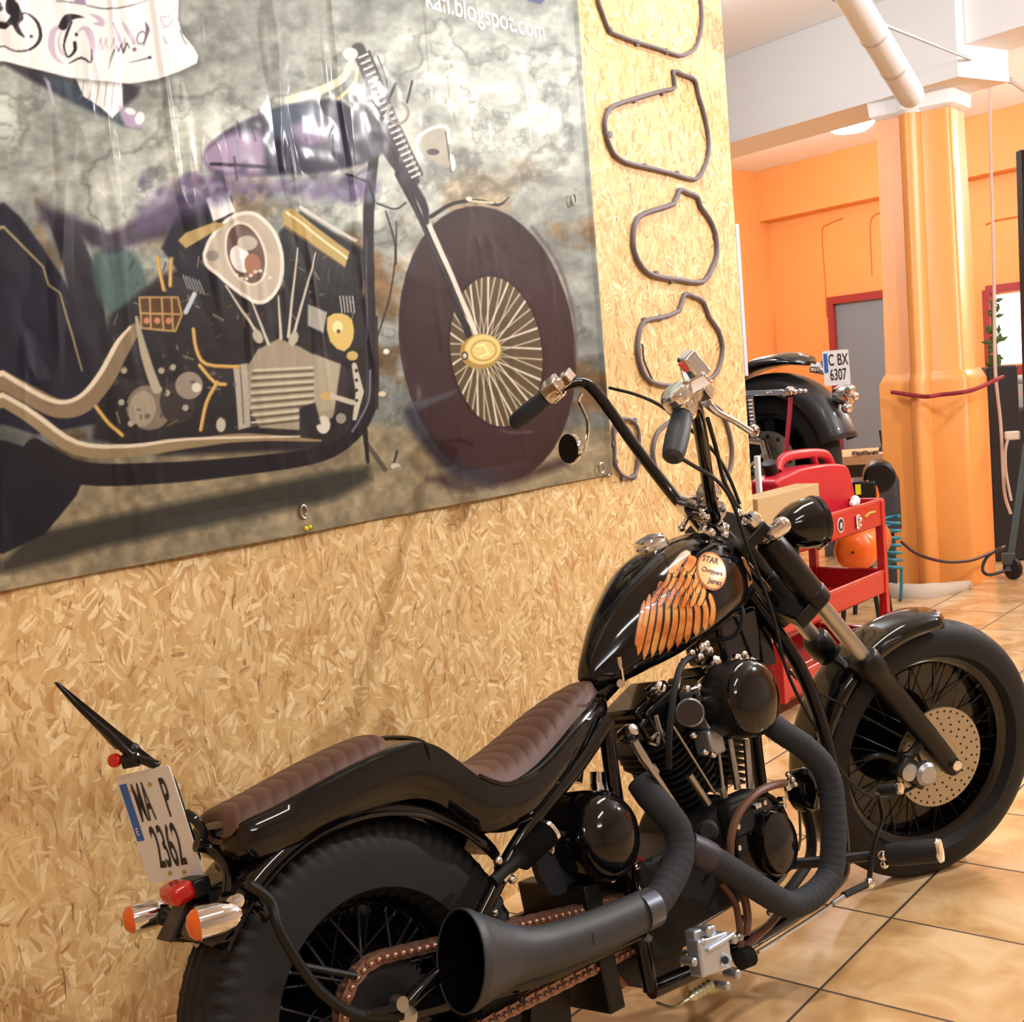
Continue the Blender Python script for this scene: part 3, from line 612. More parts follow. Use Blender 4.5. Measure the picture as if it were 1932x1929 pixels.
# bottom edge sits exactly on the traced border
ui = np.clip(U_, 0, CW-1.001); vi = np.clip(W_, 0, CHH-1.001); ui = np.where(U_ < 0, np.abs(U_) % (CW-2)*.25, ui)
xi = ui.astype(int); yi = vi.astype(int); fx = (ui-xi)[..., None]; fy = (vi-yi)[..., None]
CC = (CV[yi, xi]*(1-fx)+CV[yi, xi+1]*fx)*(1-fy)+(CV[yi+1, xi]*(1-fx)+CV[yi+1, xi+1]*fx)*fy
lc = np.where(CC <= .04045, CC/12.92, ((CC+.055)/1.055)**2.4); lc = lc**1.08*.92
# folds in the hanging vinyl
rsx = (GX-bx0)/(bx1-bx0); rz = (GZ-bz0)/(bz1-bz0)
f1 = fbm(NX, NZ, 2.2, 4, 21, (6, .7)); f2 = fbm(NX, NZ, 4, 4, 22, (2.4, 1.6))
amt = np.clip(1.15-rsx*1.05, .12, 1)*np.clip(.25+rz*1.5, 0, 1)
crease = np.clip(1-np.abs(f1-.5)*16, 0, 1)
DY = -.006-.010*amt*(f1)-.006*amt*crease-.009*amt*np.abs(f2-.5)*2 - .008*np.clip(.05-np.abs(rz-.0), 0, .05)/.05*(.5+.5*np.sin(rsx*19))*(rsx < .9)
DY = np.where(rsx > .985, -.006-.008*np.clip((rsx-.985)/.008, 0, 1)*(1-np.clip((rsx-.993)/.007, 0, 1)), DY)
co = np.stack([GX, WY+DY, GZ], -1).reshape(-1, 3).astype(np.float32)
me = bpy.data.meshes.new('printed_sheet'); idx = np.arange(NX*NZ).reshape(NZ, NX)
quads = np.stack([idx[:-1, :-1], idx[:-1, 1:], idx[1:, 1:], idx[1:, :-1]], -1).reshape(-1, 4); nq = len(quads)
me.vertices.add(len(co)); me.vertices.foreach_set('co', co.ravel()); me.loops.add(nq*4); me.loops.foreach_set('vertex_index', quads.ravel().astype(np.int32))
me.polygons.add(nq); me.polygons.foreach_set('loop_start', (np.arange(nq)*4).astype(np.int32)); me.update(calc_edges=True)
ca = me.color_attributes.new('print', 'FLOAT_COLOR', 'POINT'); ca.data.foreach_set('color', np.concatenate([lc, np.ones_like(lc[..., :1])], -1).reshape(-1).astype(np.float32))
me.polygons.foreach_set('use_smooth', [True]*nq)
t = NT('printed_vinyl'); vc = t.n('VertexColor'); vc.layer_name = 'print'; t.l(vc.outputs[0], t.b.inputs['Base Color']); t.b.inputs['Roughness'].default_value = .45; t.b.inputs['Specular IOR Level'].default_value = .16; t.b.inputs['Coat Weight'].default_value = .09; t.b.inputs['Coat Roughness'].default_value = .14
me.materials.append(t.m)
ban = empty('banner', (float(bx0+bx1)/2, WY, bz0)); tag(ban, 'large glossy vinyl banner printed with a black chopper against rock, nailed to the chipboard', 'banner')
def kid(o, root):
    o.parent = root; o.matrix_parent_inverse = Matrix.Translation(-Vector(root.location)); return o
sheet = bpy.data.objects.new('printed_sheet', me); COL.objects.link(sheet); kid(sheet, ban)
md = sheet.modifiers.new('solid', 'SOLIDIFY'); md.thickness = .0012; md.offset = -1
pA = onY(868, 2, WY-.02); pB = onY(1014, 50, WY-.02)
xd = nrm(pB-pA)
tm = textmesh('lettering', 'kafi.blogspot.com', mat('white_print', (248, 250, 252), .35), onY(928, 28, WY-.0215), np.array([1, 0, 0]), np.array([0, 0, 1]), .072, None, .98, 0, bold=.012)
for v in tm.data.vertices:
    fi = (v.co.x-bx0)/(bx1-bx0)*(NX-1); fj = (v.co.z-bz0)/(bz1-bz0)*(NZ-1); i0 = int(min(max(fi, 0), NX-2)); j0 = int(min(max(fj, 0), NZ-2))
    v.co.y = WY+min(DY[j0, i0], DY[j0+1, i0+1], DY[j0+1, i0], DY[j0, i0+1])-.0007
kid(tm, ban)
for (px, py) in ((1082, 377), (1135, 883)):
    q = MB(); c = onY(px, py, WY-.018); q.tube([c+np.array([.011*math.cos(a), 0, .015*math.sin(a)]) for a in np.linspace(0, 2*math.pi, 16, endpoint=False)], .0028, 8, True); kid(q.build('eyelet', STEEL), ban)
def screw(px, py, col, lab):
    q = MB(); c = onY(px, py, WY-.016); q.ball(c, .006, 8, 0, (0, 1, 0)); q.cyl(c, c+np.array([0, .03, 0]), .003, 8)
    return tag(q.build('screw', STEEL), lab, 'screw')
screw(1148, 898, 0, 'small bright screw at the bottom right corner of the banner')
hk = MB(); c = onY(573, 966, WY-.014)
hk.tube([c+np.array([.009*math.cos(a), 0, .014*math.sin(a)]) for a in np.linspace(0, 2*math.pi, 16, endpoint=False)], .0028, 8, True); hk.cyl(c-np.array([0, 0, .012]), c-np.array([0, -.02, .012]), .003, 8)
hko = hk.build('ring_hook', STEEL); tag(hko, 'small metal ring hook at the lower border of the banner', 'hook')
h2 = MB(); c2 = onY(577, 998, WY-.012); h2.ball(c2, .006, 8, 0, (0, 1, 0)); h2.ball(c2+np.array([.012, 0, .002]), .005, 8, 0, (0, 1, 0)); h2.cyl(c2, c2+np.array([0, .02, 0]), .004, 8); h2.build('plug', mat('yellow_plug', (215, 205, 30), .4), hko)
# ------------------------------------------------------------------ gasket seals hung on the chipboard
GASK = mat('grey_gasket', (104, 94, 102), .5)
def gasket(pts, wpx, label, sm=4, closed=True, lug=()):
    q = MB(); P = [onY(x, y, WY-.007) for x, y in pts]
    q.tube(P, .0062*wpx, 8, closed, sm=sm, flat=(1.0, 1.0), up=(0, 1, 0))
    for (x, y) in lug:
        c = onY(x, y, WY-.006); q.cyl(c-np.array([0, .004, 0]), c+np.array([0, .007, 0]), .010, 10)
    return tag(q.build('gasket', GASK, ang=60), label, 'gasket', 'engine cover gaskets hung on the chipboard')
gasket([(1130, -60), (1128, -5), (1137, 25), (1150, 57), (1170, 68), (1200, 79), (1240, 91), (1275, 103), (1290, 104), (1312, 90), (1322, 60), (1324, 20), (1318, -20), (1300, -60), (1215, -80)], 1, 'uppermost grey gasket, cut off by the top edge of the photo', lug=((1151, 57), (1202, 81), (1257, 97)))
gasket([(1270, 134), (1274, 165), (1252, 171), (1200, 186), (1158, 200), (1145, 215), (1141, 235), (1146, 262), (1158, 290), (1180, 306), (1220, 316), (1270, 328), (1312, 339), (1328, 318), (1337, 290), (1336, 250), (1326, 205), (1318, 180), (1314, 158), (1306, 147), (1288, 141)], 1.15, 'large D shaped grey gasket with a notched top, second from the top', 2, lug=((1198, 188), (1250, 174), (1217, 314), (1278, 328), (1151, 254)))
gasket([(1281, 359), (1271, 385), (1230, 398), (1203, 412), (1195, 440), (1197, 475), (1212, 505), (1235, 521), (1280, 528), (1325, 533), (1344, 505), (1353, 480), (1350, 440), (1338, 412), (1322, 390), (1316, 372), (1298, 364)], 1.35, 'rounded grey gasket with a small neck, third from the top', 2, lug=((1238, 517), (1267, 530)))
gasket([(1291, 556), (1281, 587), (1245, 600), (1215, 607), (1205, 635), (1203, 665), (1212, 700), (1228, 720), (1262, 728), (1310, 726), (1345, 712), (1358, 690), (1364, 655), (1355, 622), (1338, 598), (1328, 570), (1310, 560)], 1.2, 'rounded grey gasket behind the right handlebar grip', 2, lug=((1216, 605), (1246, 600)))
gasket([(1212, 650), (1203, 662), (1208, 690), (1222, 716), (1234, 726), (1226, 706), (1215, 680)], .55, 'thin dark seal loop behind the left side of a rounded gasket', 3)
gasket([(1180, 790), (1163, 797), (1158, 820), (1160, 850), (1160, 872), (1168, 890), (1180, 900), (1196, 899), (1203, 880), (1205, 850), (1206, 820), (1198, 798)], .9, 'small oval scalloped gasket beside the banner corner', 3, lug=((1160, 812), (1158, 838), (1161, 872), (1176, 902), (1196, 900), (1206, 872), (1207, 845), (1197, 795)))
gasket([(1265, 795), (1242, 815), (1232, 850), (1240, 890), (1262, 925), (1300, 940), (1345, 925), (1372, 900), (1382, 860), (1376, 815), (1360, 775), (1335, 762), (1300, 765)], 1.1, 'rounded grey gasket lowest on the chipboard, behind the handlebar riser', 3)
# ------------------------------------------------------------------ the motorcycle: its own frame (u forward, v right, w up)
TH, PH = math.radians(-11.2686), math.radians(11.57); R0 = np.array([1.385, 1.4586, 0])
hh = np.array([math.cos(TH), math.sin(TH), 0]); rg0 = np.array([math.sin(TH), -math.cos(TH), 0])
upv = math.cos(PH)*Z3-math.sin(PH)*rg0; rgv = math.cos(PH)*rg0+math.sin(PH)*Z3
MW = Matrix(((hh[0], -rgv[0], upv[0], R0[0]), (hh[1], -rgv[1], upv[1], R0[1]), (hh[2], -rgv[2], upv[2], R0[2]), (0, 0, 0, 1)))
moto = empty('motorcycle'); moto.matrix_world = MW
tag(moto, 'black custom bobber motorcycle with brown ribbed seat and orange wing on its tank', 'motorcycle')
def L(u, v, w): return np.array([u, -v, w], float)
def b(px, py, v):
    P = onP(px, py, R0+rgv*v, rgv); d = P-R0; return L(d@hh, v, d@upv)
def tracev(pts, v): return [b(x, y, v) for x, y in pts]
RK, DE = math.radians(37.7676), math.radians(25.513); WB, EO, WA = 1.7015, .0653, .3351
ka = np.array([-math.sin(RK), 0, math.cos(RK)]); kf0 = np.array([math.cos(RK), 0, math.sin(RK)]); kl0 = np.array([0, 1.0, 0])
kf = math.cos(DE)*kf0+math.sin(DE)*kl0; kl = math.cos(DE)*kl0-math.sin(DE)*kf0
KS = np.array([WB, 0, WA])-EO*kf0+EO*kf
def toL(q): return np.array([q[0], -q[1], q[2]])
KF, KL, KA = toL(kf), toL(kl), toL(ka)          # fork forward, fork right, fork up, in local coordinates
KO = toL(KS)
def k(F, Lr, A): return KO+KF*F+KL*Lr+KA*A
def Wd(p): return np.array(MW @ Vector(p))
def Wdir(p): return np.array(MW.to_3x3() @ Vector(p))
def kp(px, py, Lr):
    n_ = Wdir(KL); c = Wd(KO)+n_*Lr; P = onP(px, py, c, n_); d = np.array(MW.inverted() @ Vector(P))-KO
    return KO+KF*(d@KF)+KL*Lr+KA*(d@KA)
U, V, W3 = np.array([1.0, 0, 0]), np.array([0, -1.0, 0]), np.array([0, 0, 1.0])   # local axes (V = to the right)
# ---- wheels
def wheel(name, c, ex, ey, ez, R, tw, rim, nsp, rear, spk=.0023):
    ex, ey, ez = nrm(ex), nrm(ey), nrm(ez)     # ey = axle (to the right)
    rm = MB(); rw = tw*.27
    prof = [(rim+.012, -rw), (rim+.022, -rw), (rim+.022, -rw*.8), (rim+.004, -rw*.62), (rim, -rw*.35), (rim, rw*.35), (rim+.004, rw*.62), (rim+.022, rw*.8), (rim+.022, rw), (rim+.012, rw), (rim-.004, rw*.55), (rim-.006, 0), (rim-.004, -rw*.55), (rim+.012, -rw)]
    rm.lathe(prof, c, ey, 64, ref=ez)
    hw_ = .052 if not rear else .06
    rm.lathe([(.0, -hw_-.03), (.018, -hw_-.03), (.018, -hw_-.004), (.042, -hw_), (.042, -hw_+.007), (.026, -hw_+.014), (.024, 0), (.026, hw_-.014), (.042, hw_-.007), (.042, hw_), (.018, hw_+.004), (.018, hw_+.03), (0, hw_+.03)], c, ey, 28, ref=ez)
    root = rm.build(name, GLOSS, moto, ang=40)
    # tyre with grooves and shoulder blocks
    N = 288 if rear else 192; hw_t = tw/2; pr = []
    rb = rim+.014; prof2 = [(rb, -rw*1.02)]
    for t_ in np.linspace(-1, 1, 45):
        a_ = t_*1.0
        if rear: y = hw_t*math.sin(a_*math.pi/2*1.0) if abs(a_) < 1 else hw_t*a_; r = rb+.012+(R-rb-.012)*max(0, math.cos(a_*math.pi/2))**.42
        else: y = hw_t*math.sin(a_*math.pi/2); r = rb+.012+(R-rb-.012)*max(0, math.cos(a_*math.pi/2))**.62
        prof2.append((r, y))
    prof2.append((rb, rw*1.02))
    vs, fs = [], []; M_ = len(prof2)
    for i in range(N):
        an = 2*math.pi*i/N; er = ez*math.cos(an)+ex*math.sin(an)
        for j, (r, y) in enumerate(prof2):
            q = abs(y)/hw_t; rr = r
            if rear:
                zz_ = .0035*(1 if (i//3) % 2 else -1)
                for g in (-.52, -.26, 0.0, .26, .52):
                    if abs(y/hw_t-g+zz_*3) < .035 and q < .75: rr -= .006
                if .70 < q < .94: rr += (.003 if (i//2) % 2 else -.004)
                if .945 < q < .965 and r < R-.03: rr -= .002
            else:
                if .35 < q < .55 and (i//3) % 3 == 0: rr -= .003
                if abs(q-.2) < .03: rr -= .003
            vs.append(c+er*rr+ey*y)
    for i in range(N):
        i2 = (i+1) % N
        for j in range(M_-1): fs.append((i*M_+j, i2*M_+j, i2*M_+j+1, i*M_+j+1))
    MB().add(vs, fs).build('tyre', RUB, root, ang=28)
    for s_ in range(nsp):
        side = 1 if s_ % 2 else -1; a0 = 2*math.pi*s_/nsp; sk = 1 if (s_//2) % 2 else -1
        ah = a0+sk*.95; er = ez*math.cos(a0)+ex*math.sin(a0); eh = ez*math.cos(ah)+ex*math.sin(ah)
        q = MB(); q.tube([c+eh*.038+ey*side*(hw_-.003), c+er*(rim-.012)+ey*side*.006], spk, 6); q.tube([c+er*(rim-.016)+ey*side*.0065, c+er*(rim)+ey*side*.006], .0036, 6)
        q.build('spoke', IRON if rear else SATIN, root)
    return root
RC = L(0, 0, .316)
rw_ = wheel('rear_wheel', RC, U, V, W3, .322, .155, .172, 36, True, .0024)
FC = k(0, 0, 0)
fw_ = wheel('front_wheel', FC, KF, KL, KA, .337, .105, .232, 36, False, .0016)
# brake discs of the front wheel
DISC = NT('drilled_disc'); DISC.b.inputs['Base Color'].default_value = (*lin((172, 164, 150)), 1); DISC.b.inputs['Metallic'].default_value = .9; DISC.b.inputs['Roughness'].default_value = .42
def disc(c, ax, ref, r0, r1, th, parent, m):
    ax = nrm(ax); x = nrm(np.cross(ax, ref)); y = np.cross(ax, x); bm = bmesh.new()
    holes = []
    for rr, n_, ph in ((r0+.018, 18, 0), (r0+.034, 18, .12), (r0+.05, 18, .24), (r1-.010, 36, .06)):
        for i in range(n_): a_ = 2*math.pi*i/n_+ph; holes.append((rr*math.cos(a_), rr*math.sin(a_)))
    def p3(qx, qy, h): return c+x*qx+y*qy+ax*h
    q = MB(); q.lathe([(r0, -th/2), (r1, -th/2), (r1, th/2), (r0, th/2), (r0, -th/2)], c, ax, 72, ref=ref)
    o = q.build('brake_disc', [m, mat('disc_hole', (16, 13, 11), .8)], parent)
    h = MB()
    for hx, hy in holes:
        for s_ in (1, -1): h.lathe([(.0032, 0), (.0032, .0004)], p3(hx, hy, s_*(th/2)), ax*s_, 8)
    h.build('drill_hole', mat('disc_hole', (16, 13, 11), .8), o)
    q = MB(); q.lathe([(.022, th*.6), (.032, -th), (r0+.004, -th), (r0+.004, th*.4), (.022, th*.6)], c, ax, 40, ref=ref)
    for i in range(5):
        a_ = 2*math.pi*i/5; q.cyl(p3(.036*math.cos(a_), .036*math.sin(a_), 0), p3(.036*math.cos(a_), .036*math.sin(a_), .008), .007, 8)
    q.build('disc_carrier', m, o)
    return o
DDISC = mat('dark_disc', (52, 46, 42), .45, .8)
disc(k(0, .066, 0), KL, KA, .052, .128, .005, fw_, DISC.m)
disc(k(0, -.066, 0), KL, KA, .052, .122, .005, fw_, DDISC)
q = MB(); q.lathe([(.03, .0), (.13, .0), (.13, .006), (.03, .006), (.03, 0)], L(0, -.075, .316), V, 48); q.build('brake_disc', DDISC, rw_)
# ---- final drive: sprockets and chain
SPR = np.array(L(0, .078, .316)); sr = .088; fsp = L(.665, .078, .265); fr_ = .038
q = MB(); N = 44
ring = []
for i in range(N*2): a_ = math.pi*i/N; ring.append(SPR+(U*math.cos(a_)+W3*math.sin(a_))*(sr+.004 if i % 2 else sr-.007)-V*.003)
q.prism(ring, V*.006); q.build('rear_sprocket', IRON, rw_)
dvec = fsp-SPR; dd = np.linalg.norm(dvec); dv = dvec/dd; nv = np.array([-dv[2], 0, dv[0]]); al = math.acos((sr-fr_)/dd)
path = []
def arc(c, r, a0, a1, n_): return [c+(dv*math.cos(a0+(a1-a0)*i/n_)+nv*math.sin(a0+(a1-a0)*i/n_))*r for i in range(n_+1)]
path += arc(SPR, sr, al, 2*math.pi-al, 60); path += arc(fsp, fr_, -al, al, 16)
path = np.array(path+[path[0]]); seg = np.linalg.norm(np.diff(path, axis=0), axis=1); cum = np.concatenate([[0], np.cumsum(seg)]); nl_ = int(cum[-1]/.0159)//2*2
ss = np.linspace(0, cum[-1], nl_, endpoint=False); cp_ = np.stack([np.interp(ss, cum, path[:, i]) for i in range(3)], 1)
q = MB()
for i in range(nl_):
    p, p2 = cp_[i], cp_[(i+1) % nl_]; q.cyl(p-V*.0125, p+V*.0125, .0056, 10); q.ball(p+V*.0130, .0058, 6)
    off = .0092 if i % 2 else .0062
    t_ = nrm(p2-p); n2 = np.cross(t_, V)
    for s_ in (1, -1):
        pl = []
        for (e, sgn) in ((p2, 1), (p, -1)):
            for a_ in np.linspace(-math.pi/2, math.pi/2, 5): pl.append(e+t_*sgn*math.cos(a_)*.0078+n2*sgn*math.sin(a_)*.0102)
        q.prism([z_+V*(s_*off) for z_ in pl], V*(s_*.0026))
q.build('drive_chain', COPPER, moto, ang=30)
# ---- frame tubes
fr = MB()
def both(pts, r, n=12, sm=5):
    for s_ in (1, -1): fr.tube([L(p[0], p[1]*s_, p[2]) for p in pts], r, n, sm=sm)
neck_lo, neck_hi = (1.235, 0, .745), (1.125, 0, .945)
neck_lo = KO-KF*EO+KA*.56; neck_hi = KO-KF*EO+KA*.80
fr.cyl(neck_lo, neck_hi, .030, 20)
fr.tube([neck_hi-W3*.03-U*.01, L(1.0, 0, .83), L(.75, 0, .73), L(.62, 0, .66), L(.56, 0, .55)], .022, 12, sm=5)
both([(1.19, .02, .82), (1.235, .075, .64), (1.235, .105, .45), (1.20, .11, .22), (1.12, .11, .16), (.8, .11, .14), (.55, .11, .15)], .0165)
both([(.60, .10, .66), (.50, .105, .60), (.33, .11, .515), (.22, .115, .43), (.14, .115, .36)], .0145)
both([(.60, .09, .66), (.57, .10, .45), (.55, .11, .15)], .0155)
both([(.55, .11, .26), (.3, .115, .27), (.05, .118, .31), (0, .118, .316)], .016)
both([(.14, .118, .36), (.05, .118, .34), (0, .118, .316)], .014)
for s_ in (1, -1): fr.cyl(L(0, s_*.105, .316), L(0, s_*.13, .316), .026, 18)
fr.box(L(1.20, 0, .73), (.07, .03, .16), (U, V, W3))
fr.build('frame', GLOSS, moto)
q = MB(); q.prism([b(1352, 1168, .06), b(1428, 1140, .06), b(1437, 1190, .06), b(1440, 1252, .06), b(1372, 1252, .06)], -V*.12); q.build('coil_cover', GLOSS, moto, bevel=.012, seg=3)
q = MB(); q.lathe([(.0, 0), (.016, 0), (.018, .006), (.018, .012), (0, .016)], L(0, .13, .316), V, 16); q.build('axle_nut', STEEL, moto)
q = MB(); nu = b(752, 1893, .135); q.cyl(nu-V*.01, nu+V*.012, .012, 12); q.build('chain_adjuster', STEEL, moto)
# ---- seat: gloss base with two ribbed leather pads
def seat_sec(u, wt, hw, th, crown=.01, n=9):
    top = [L(u, hw*math.sin(a), wt-crown*(1-math.cos(a))*1.0) for a in np.linspace(-math.pi/2, math.pi/2, n)]
    bot = [L(u, hw*1.05, wt-crown-th*.35), L(u, hw*1.03, wt-crown-th*.7), L(u, hw*.9, wt-crown-th), L(u, hw*.5, wt-crown-th*1.05), L(u, -hw*.5, wt-crown-th*1.05), L(u, -hw*.9, wt-crown-th), L(u, -hw*1.03, wt-crown-th*.7), L(u, -hw*1.05, wt-crown-th*.35)]
    return top+bot
base = [(-.205, .690, .05, .03), (-.185, .702, .085, .055), (-.12, .712, .1, .065), (0, .735, .108, .075), (.10, .748, .112, .085), (.155, .747, .114, .1), (.19, .728, .116, .11), (.225, .69, .12, .11), (.26, .655, .125, .095), (.31, .632, .128, .08), (.37, .636, .126, .075), (.44, .658, .118, .065), (.52, .69, .104, .055), (.59, .712, .085, .045), (.64, .722, .06, .035), (.662, .716, .03, .02)]
def interp_secs(S, m=4):
    S = np.array(S, float); P = smooth_path([np.array(s) for s in S], m); return P
q = MB(); q.loft([seat_sec(s[0], s[1]-.012, max(s[2], .005), max(s[3], .008), .010) for s in interp_secs(base)]); seat = q.build('seat', GLOSS, moto, ang=50)
seat['label'] = 'black gloss seat shell'
def pad(u0, u1, h_, wfac, ribs, name, grow=.55):
    P = interp_secs(base, 4); us = [p[0] for p in P]; wt = [p[1] for p in P]; hwv = [p[2] for p in P]
    rings = []; n = ribs*8
    for i in range(n+1):
        t_ = i/n; u = u0+(u1-u0)*t_; w_ = np.interp(u, us, wt); hw_ = np.interp(u, us, hwv)*wfac
        end = min(1, min(t_, 1-t_)*14); end = math.sqrt(1-(1-end)**2)
        hgt = h_*end; rib = .0020*abs(math.sin(math.pi*t_*ribs))**.5*end
        du = grow*hw_
        r_ = []
        for a in np.linspace(-1, 1, 17):
            uu = u-.35*hw_*(a*a)*1.0
            ww = np.interp(uu, us, wt)
            zz_ = ww-.008*(1-math.cos(a*math.pi/2))-.013+(hgt+rib)*(1-abs(a)**5)
            r_.append(L(uu, hw_*a*(.85+.15*end), zz_))
        r_ += [L(u-.35*hw_*.8, hw_*.7, w_-.045), L(u-.35*hw_*.8, -hw_*.7, w_-.045)]
        rings.append(r_)
    q = MB(); q.loft(rings); return q.build(name, LEATH, seat, ang=60)
pad(.245, .672, .026, .92, 15, 'seat_pad'); pad(-.19, .135, .016, .84, 11, 'seat_pad')
q = MB(); S_ = interp_secs(base, 4); us = [p[0] for p in S_]
def edge(u, s_): return L(u, s_*np.interp(u, us, [p[2] for p in S_])*1.005, np.interp(u, us, [p[1] for p in S_])-.020)
for s_ in (1, -1): q.tube([edge(u, s_) for u in np.linspace(.25, .655, 24)], .0042, 8)
u_ = .16; q.tube([L(u_, .118*math.sin(a), .738-.022*(1-math.cos(a))-.06*max(0, abs(a)-1.35)) for a in np.linspace(-1.75, 1.75, 25)], .004, 8)
build_each(q, 'piping', GLOSS, seat)
# ---- rear fender with strut
def fender(name, c, ex, ez, ey, R, hw, a0, a1, drop, th=.003, n=40, m=GLOSS):
    rings = []
    for i in range(n+1):
        a_ = a0+(a1-a0)*i/n; er = ex*math.cos(a_)+ez*math.sin(a_); e = min(1, min(i, n-i)/3.0); ww = hw*(.75+.25*math.sqrt(max(0, 1-(1-e)**2)))
        r_ = []
        for t_ in np.linspace(-1, 1, 13):
            q_ = abs(t_); r_.append(c+er*(R-drop*q_**3.2)+ey*ww*math.sin(t_*math.pi/2))
        rings.append(r_)
    q = MB(); q.loft(rings, closed=False, caps=False); return q.build(name, m, moto, ang=60, solid=th)
rf = fender('rear_fender', RC, U, W3, V, .352, .092, math.radians(28), math.radians(143), .035)
q = MB()
for s_ in (1, -1): q.tube([RC+(U*math.cos(a_)+W3*math.sin(a_))*.318+V*s_*.094 for a_ in np.linspace(math.radians(28), math.radians(143), 40)], .0045, 8)
build_each(q, 'fender_bead', GLOSS, rf)
q = MB(); q.tube([b(468, 1668, .12), b(510, 1700, .12), b(530, 1760, .13), b(590, 1855, .135), b(650, 1905, .137), b(700, 1918, .137), b(758, 1918, .137)], .0085, 10, sm=5); q.tube([b(690, 1914, .14), b(758, 1900, .14)], .006, 8)
q.tube([b(565, 1822, .10), b(672, 1842, .10)], .006, 8); q.build('fender_strut', SATIN, moto)
# ---- tank
ts = [(.652, .748, .734, .02), (.662, .775, .722, .028), (.69, .812, .714, .044), (.73, .856, .712, .066), (.79, .905, .720, .096), (.86, .948, .733, .132), (.93, .973, .748, .143), (1.0, .983, .763, .138), (1.06, .986, .777, .124), (1.11, .975, .790, .1), (1.14, .95, .80, .078), (1.158, .91, .83, .035)]
def tank_ring(s):
    u, wt, wb, hw = s; hw = max(hw, .008); h_ = wt-wb; r_ = []
    for a in np.linspace(0, 2*math.pi, 40, endpoint=False):
        cx, cz = math.sin(a), math.cos(a); ex = .72 if cz > 0 else .55
        xx = hw*math.copysign(abs(cx)**.85, cx)*(1-.10*max(0, cz)); z_ = wb+h_*.45+(h_*.55 if cz > 0 else h_*.45)*math.copysign(abs(cz)**(.95 if cz > 0 else .6), cz)
        r_.append(L(u, xx, z_))
    return r_
q = MB(); q.loft([tank_ring(s) for s in interp_secs(ts, 5)]); TANKB = q
tank = q.build('fuel_tank', GLOSS, moto, ang=60)
bvh = BVHTree.FromPolygons([Vector(v) for v in q.v], [tuple(f) for f in q.f])
MI = MW.inverted()
def ontank(px, py, lift=.0008):
    o = MI @ Vector(CO); d = (MI.to_3x3() @ Vector(ray(px, py))).normalized(); h_ = bvh.ray_cast(o, d)
    if h_[0] is None: return None
    n_ = h_[1]; n_ = n_ if n_.dot(d) < 0 else -n_
    return np.array(h_[0]+n_*lift)
def decal(outline, name, m, parent, lift=.0008, n=5):
    """flat painted shape: strip between two matched edge curves laid on the tank skin"""
    A, B = outline; q = MB(); rows = []
    for p, r in zip(A, B):
        row = [ontank(p[0]*(1-t)+r[0]*t, p[1]*(1-t)+r[1]*t, lift) for t in np.linspace(0, 1, n)]
        if any(z is None for z in row): continue
        rows.append(row)
    if len(rows) < 2: return None
    vs = [p for r_ in rows for p in r_]; fs = [(i*n+j, i*n+j+1, (i+1)*n+j+1, (i+1)*n+j) for i in range(len(rows)-1) for j in range(n-1)]
    return vs, fs
def ribbon(pts, w0, w1, lift, m):
    P = [np.array(p, float) for p in smooth_path([np.array(p, float) for p in pts], 5)]; A, B = [], []
    for i, p in enumerate(P):
        t_ = i/(len(P)-1); d = nrm(P[min(i+1, len(P)-1)]-P[max(i-1, 0)]); nn = np.array([-d[1], d[0]]); ww = (w0+(w1-w0)*t_)*min(1, .35+6*t_)*(math.sqrt(max(0, 1-max(0, (t_-.82)/.18)**2)) if t_ > .82 else 1)/2
        A.append(p+nn*ww); B.append(p-nn*ww)
    return decal((A, B), '', m, tank, lift)
WING = NT('wing_paint'); tcx = WING.n('TexCoord').outputs['Object']; nz = WING.n('TexNoise'); nz.inputs['Scale'].default_value = 26; nz.inputs['Detail'].default_value = 3; WING.l(tcx, nz.inputs['Vector'])
WING.l(WING.ramp(nz.outputs['Fac'], [(.3, lin((190, 88, 26))), (.5, lin((226, 136, 58))), (.7, lin((242, 184, 104)))]), WING.b.inputs['Base Color']); WING.b.inputs['Roughness'].default_value = .3; WING.b.inputs['Coat Weight'].default_value = .6
WDARK = mat('wing_outline', (60, 26, 10), .4)
wing = MB(); dark = MB()
feathers = [([(1338, 1120), (1345, 1150), (1340, 1182)], 12), ([(1318, 1115), (1331, 1150), (1329, 1190)], 13), ([(1304, 1112), (1316, 1155), (1312, 1202)], 14), ([(1292, 1110), (1301, 1160), (1294, 1214)], 14), ([(1280, 1110), (1288, 1165), (1277, 1222)], 14), ([(1268, 1112), (1274, 1170), (1260, 1230)], 14), ([(1257, 1112), (1259, 1172), (1244, 1237)], 13), ([(1246, 1114), (1244, 1172), (1229, 1242)], 13), ([(1236, 1116), (1230, 1172), (1214, 1246)], 13), ([(1226, 1122), (1217, 1175), (1203, 1238)], 12), ([(1216, 1134), (1207, 1180), (1200, 1222)], 10)]
feathers = [(p, w_) for p, w_ in feathers if True]
def putf(pts, w0, w1, lift):
    r_ = ribbon(pts, w0+4.0, w1+4.0, lift, None)
    if r_: dark.add(*r_)
    r_ = ribbon([(x, y) for x, y in pts], w0, w1, lift+.0004, None)
    if r_: wing.add(*r_)
for p, w_ in feathers: putf(p, w_*.62, w_*.86, .0008)
row2 = [([(1325, 1098), (1326, 1122), (1316, 1146)], 11), ([(1310, 1092), (1312, 1120), (1302, 1148)], 11), ([(1296, 1090), (1298, 1116), (1286, 1150)], 11), ([(1283, 1090), (1282, 1118), (1270, 1152)], 11), ([(1270, 1092), (1268, 1122), (1256, 1150)], 10), ([(1258, 1094), (1254, 1122), (1242, 1146)], 10), ([(1247, 1098), (1241, 1120), (1229, 1140)], 9)]
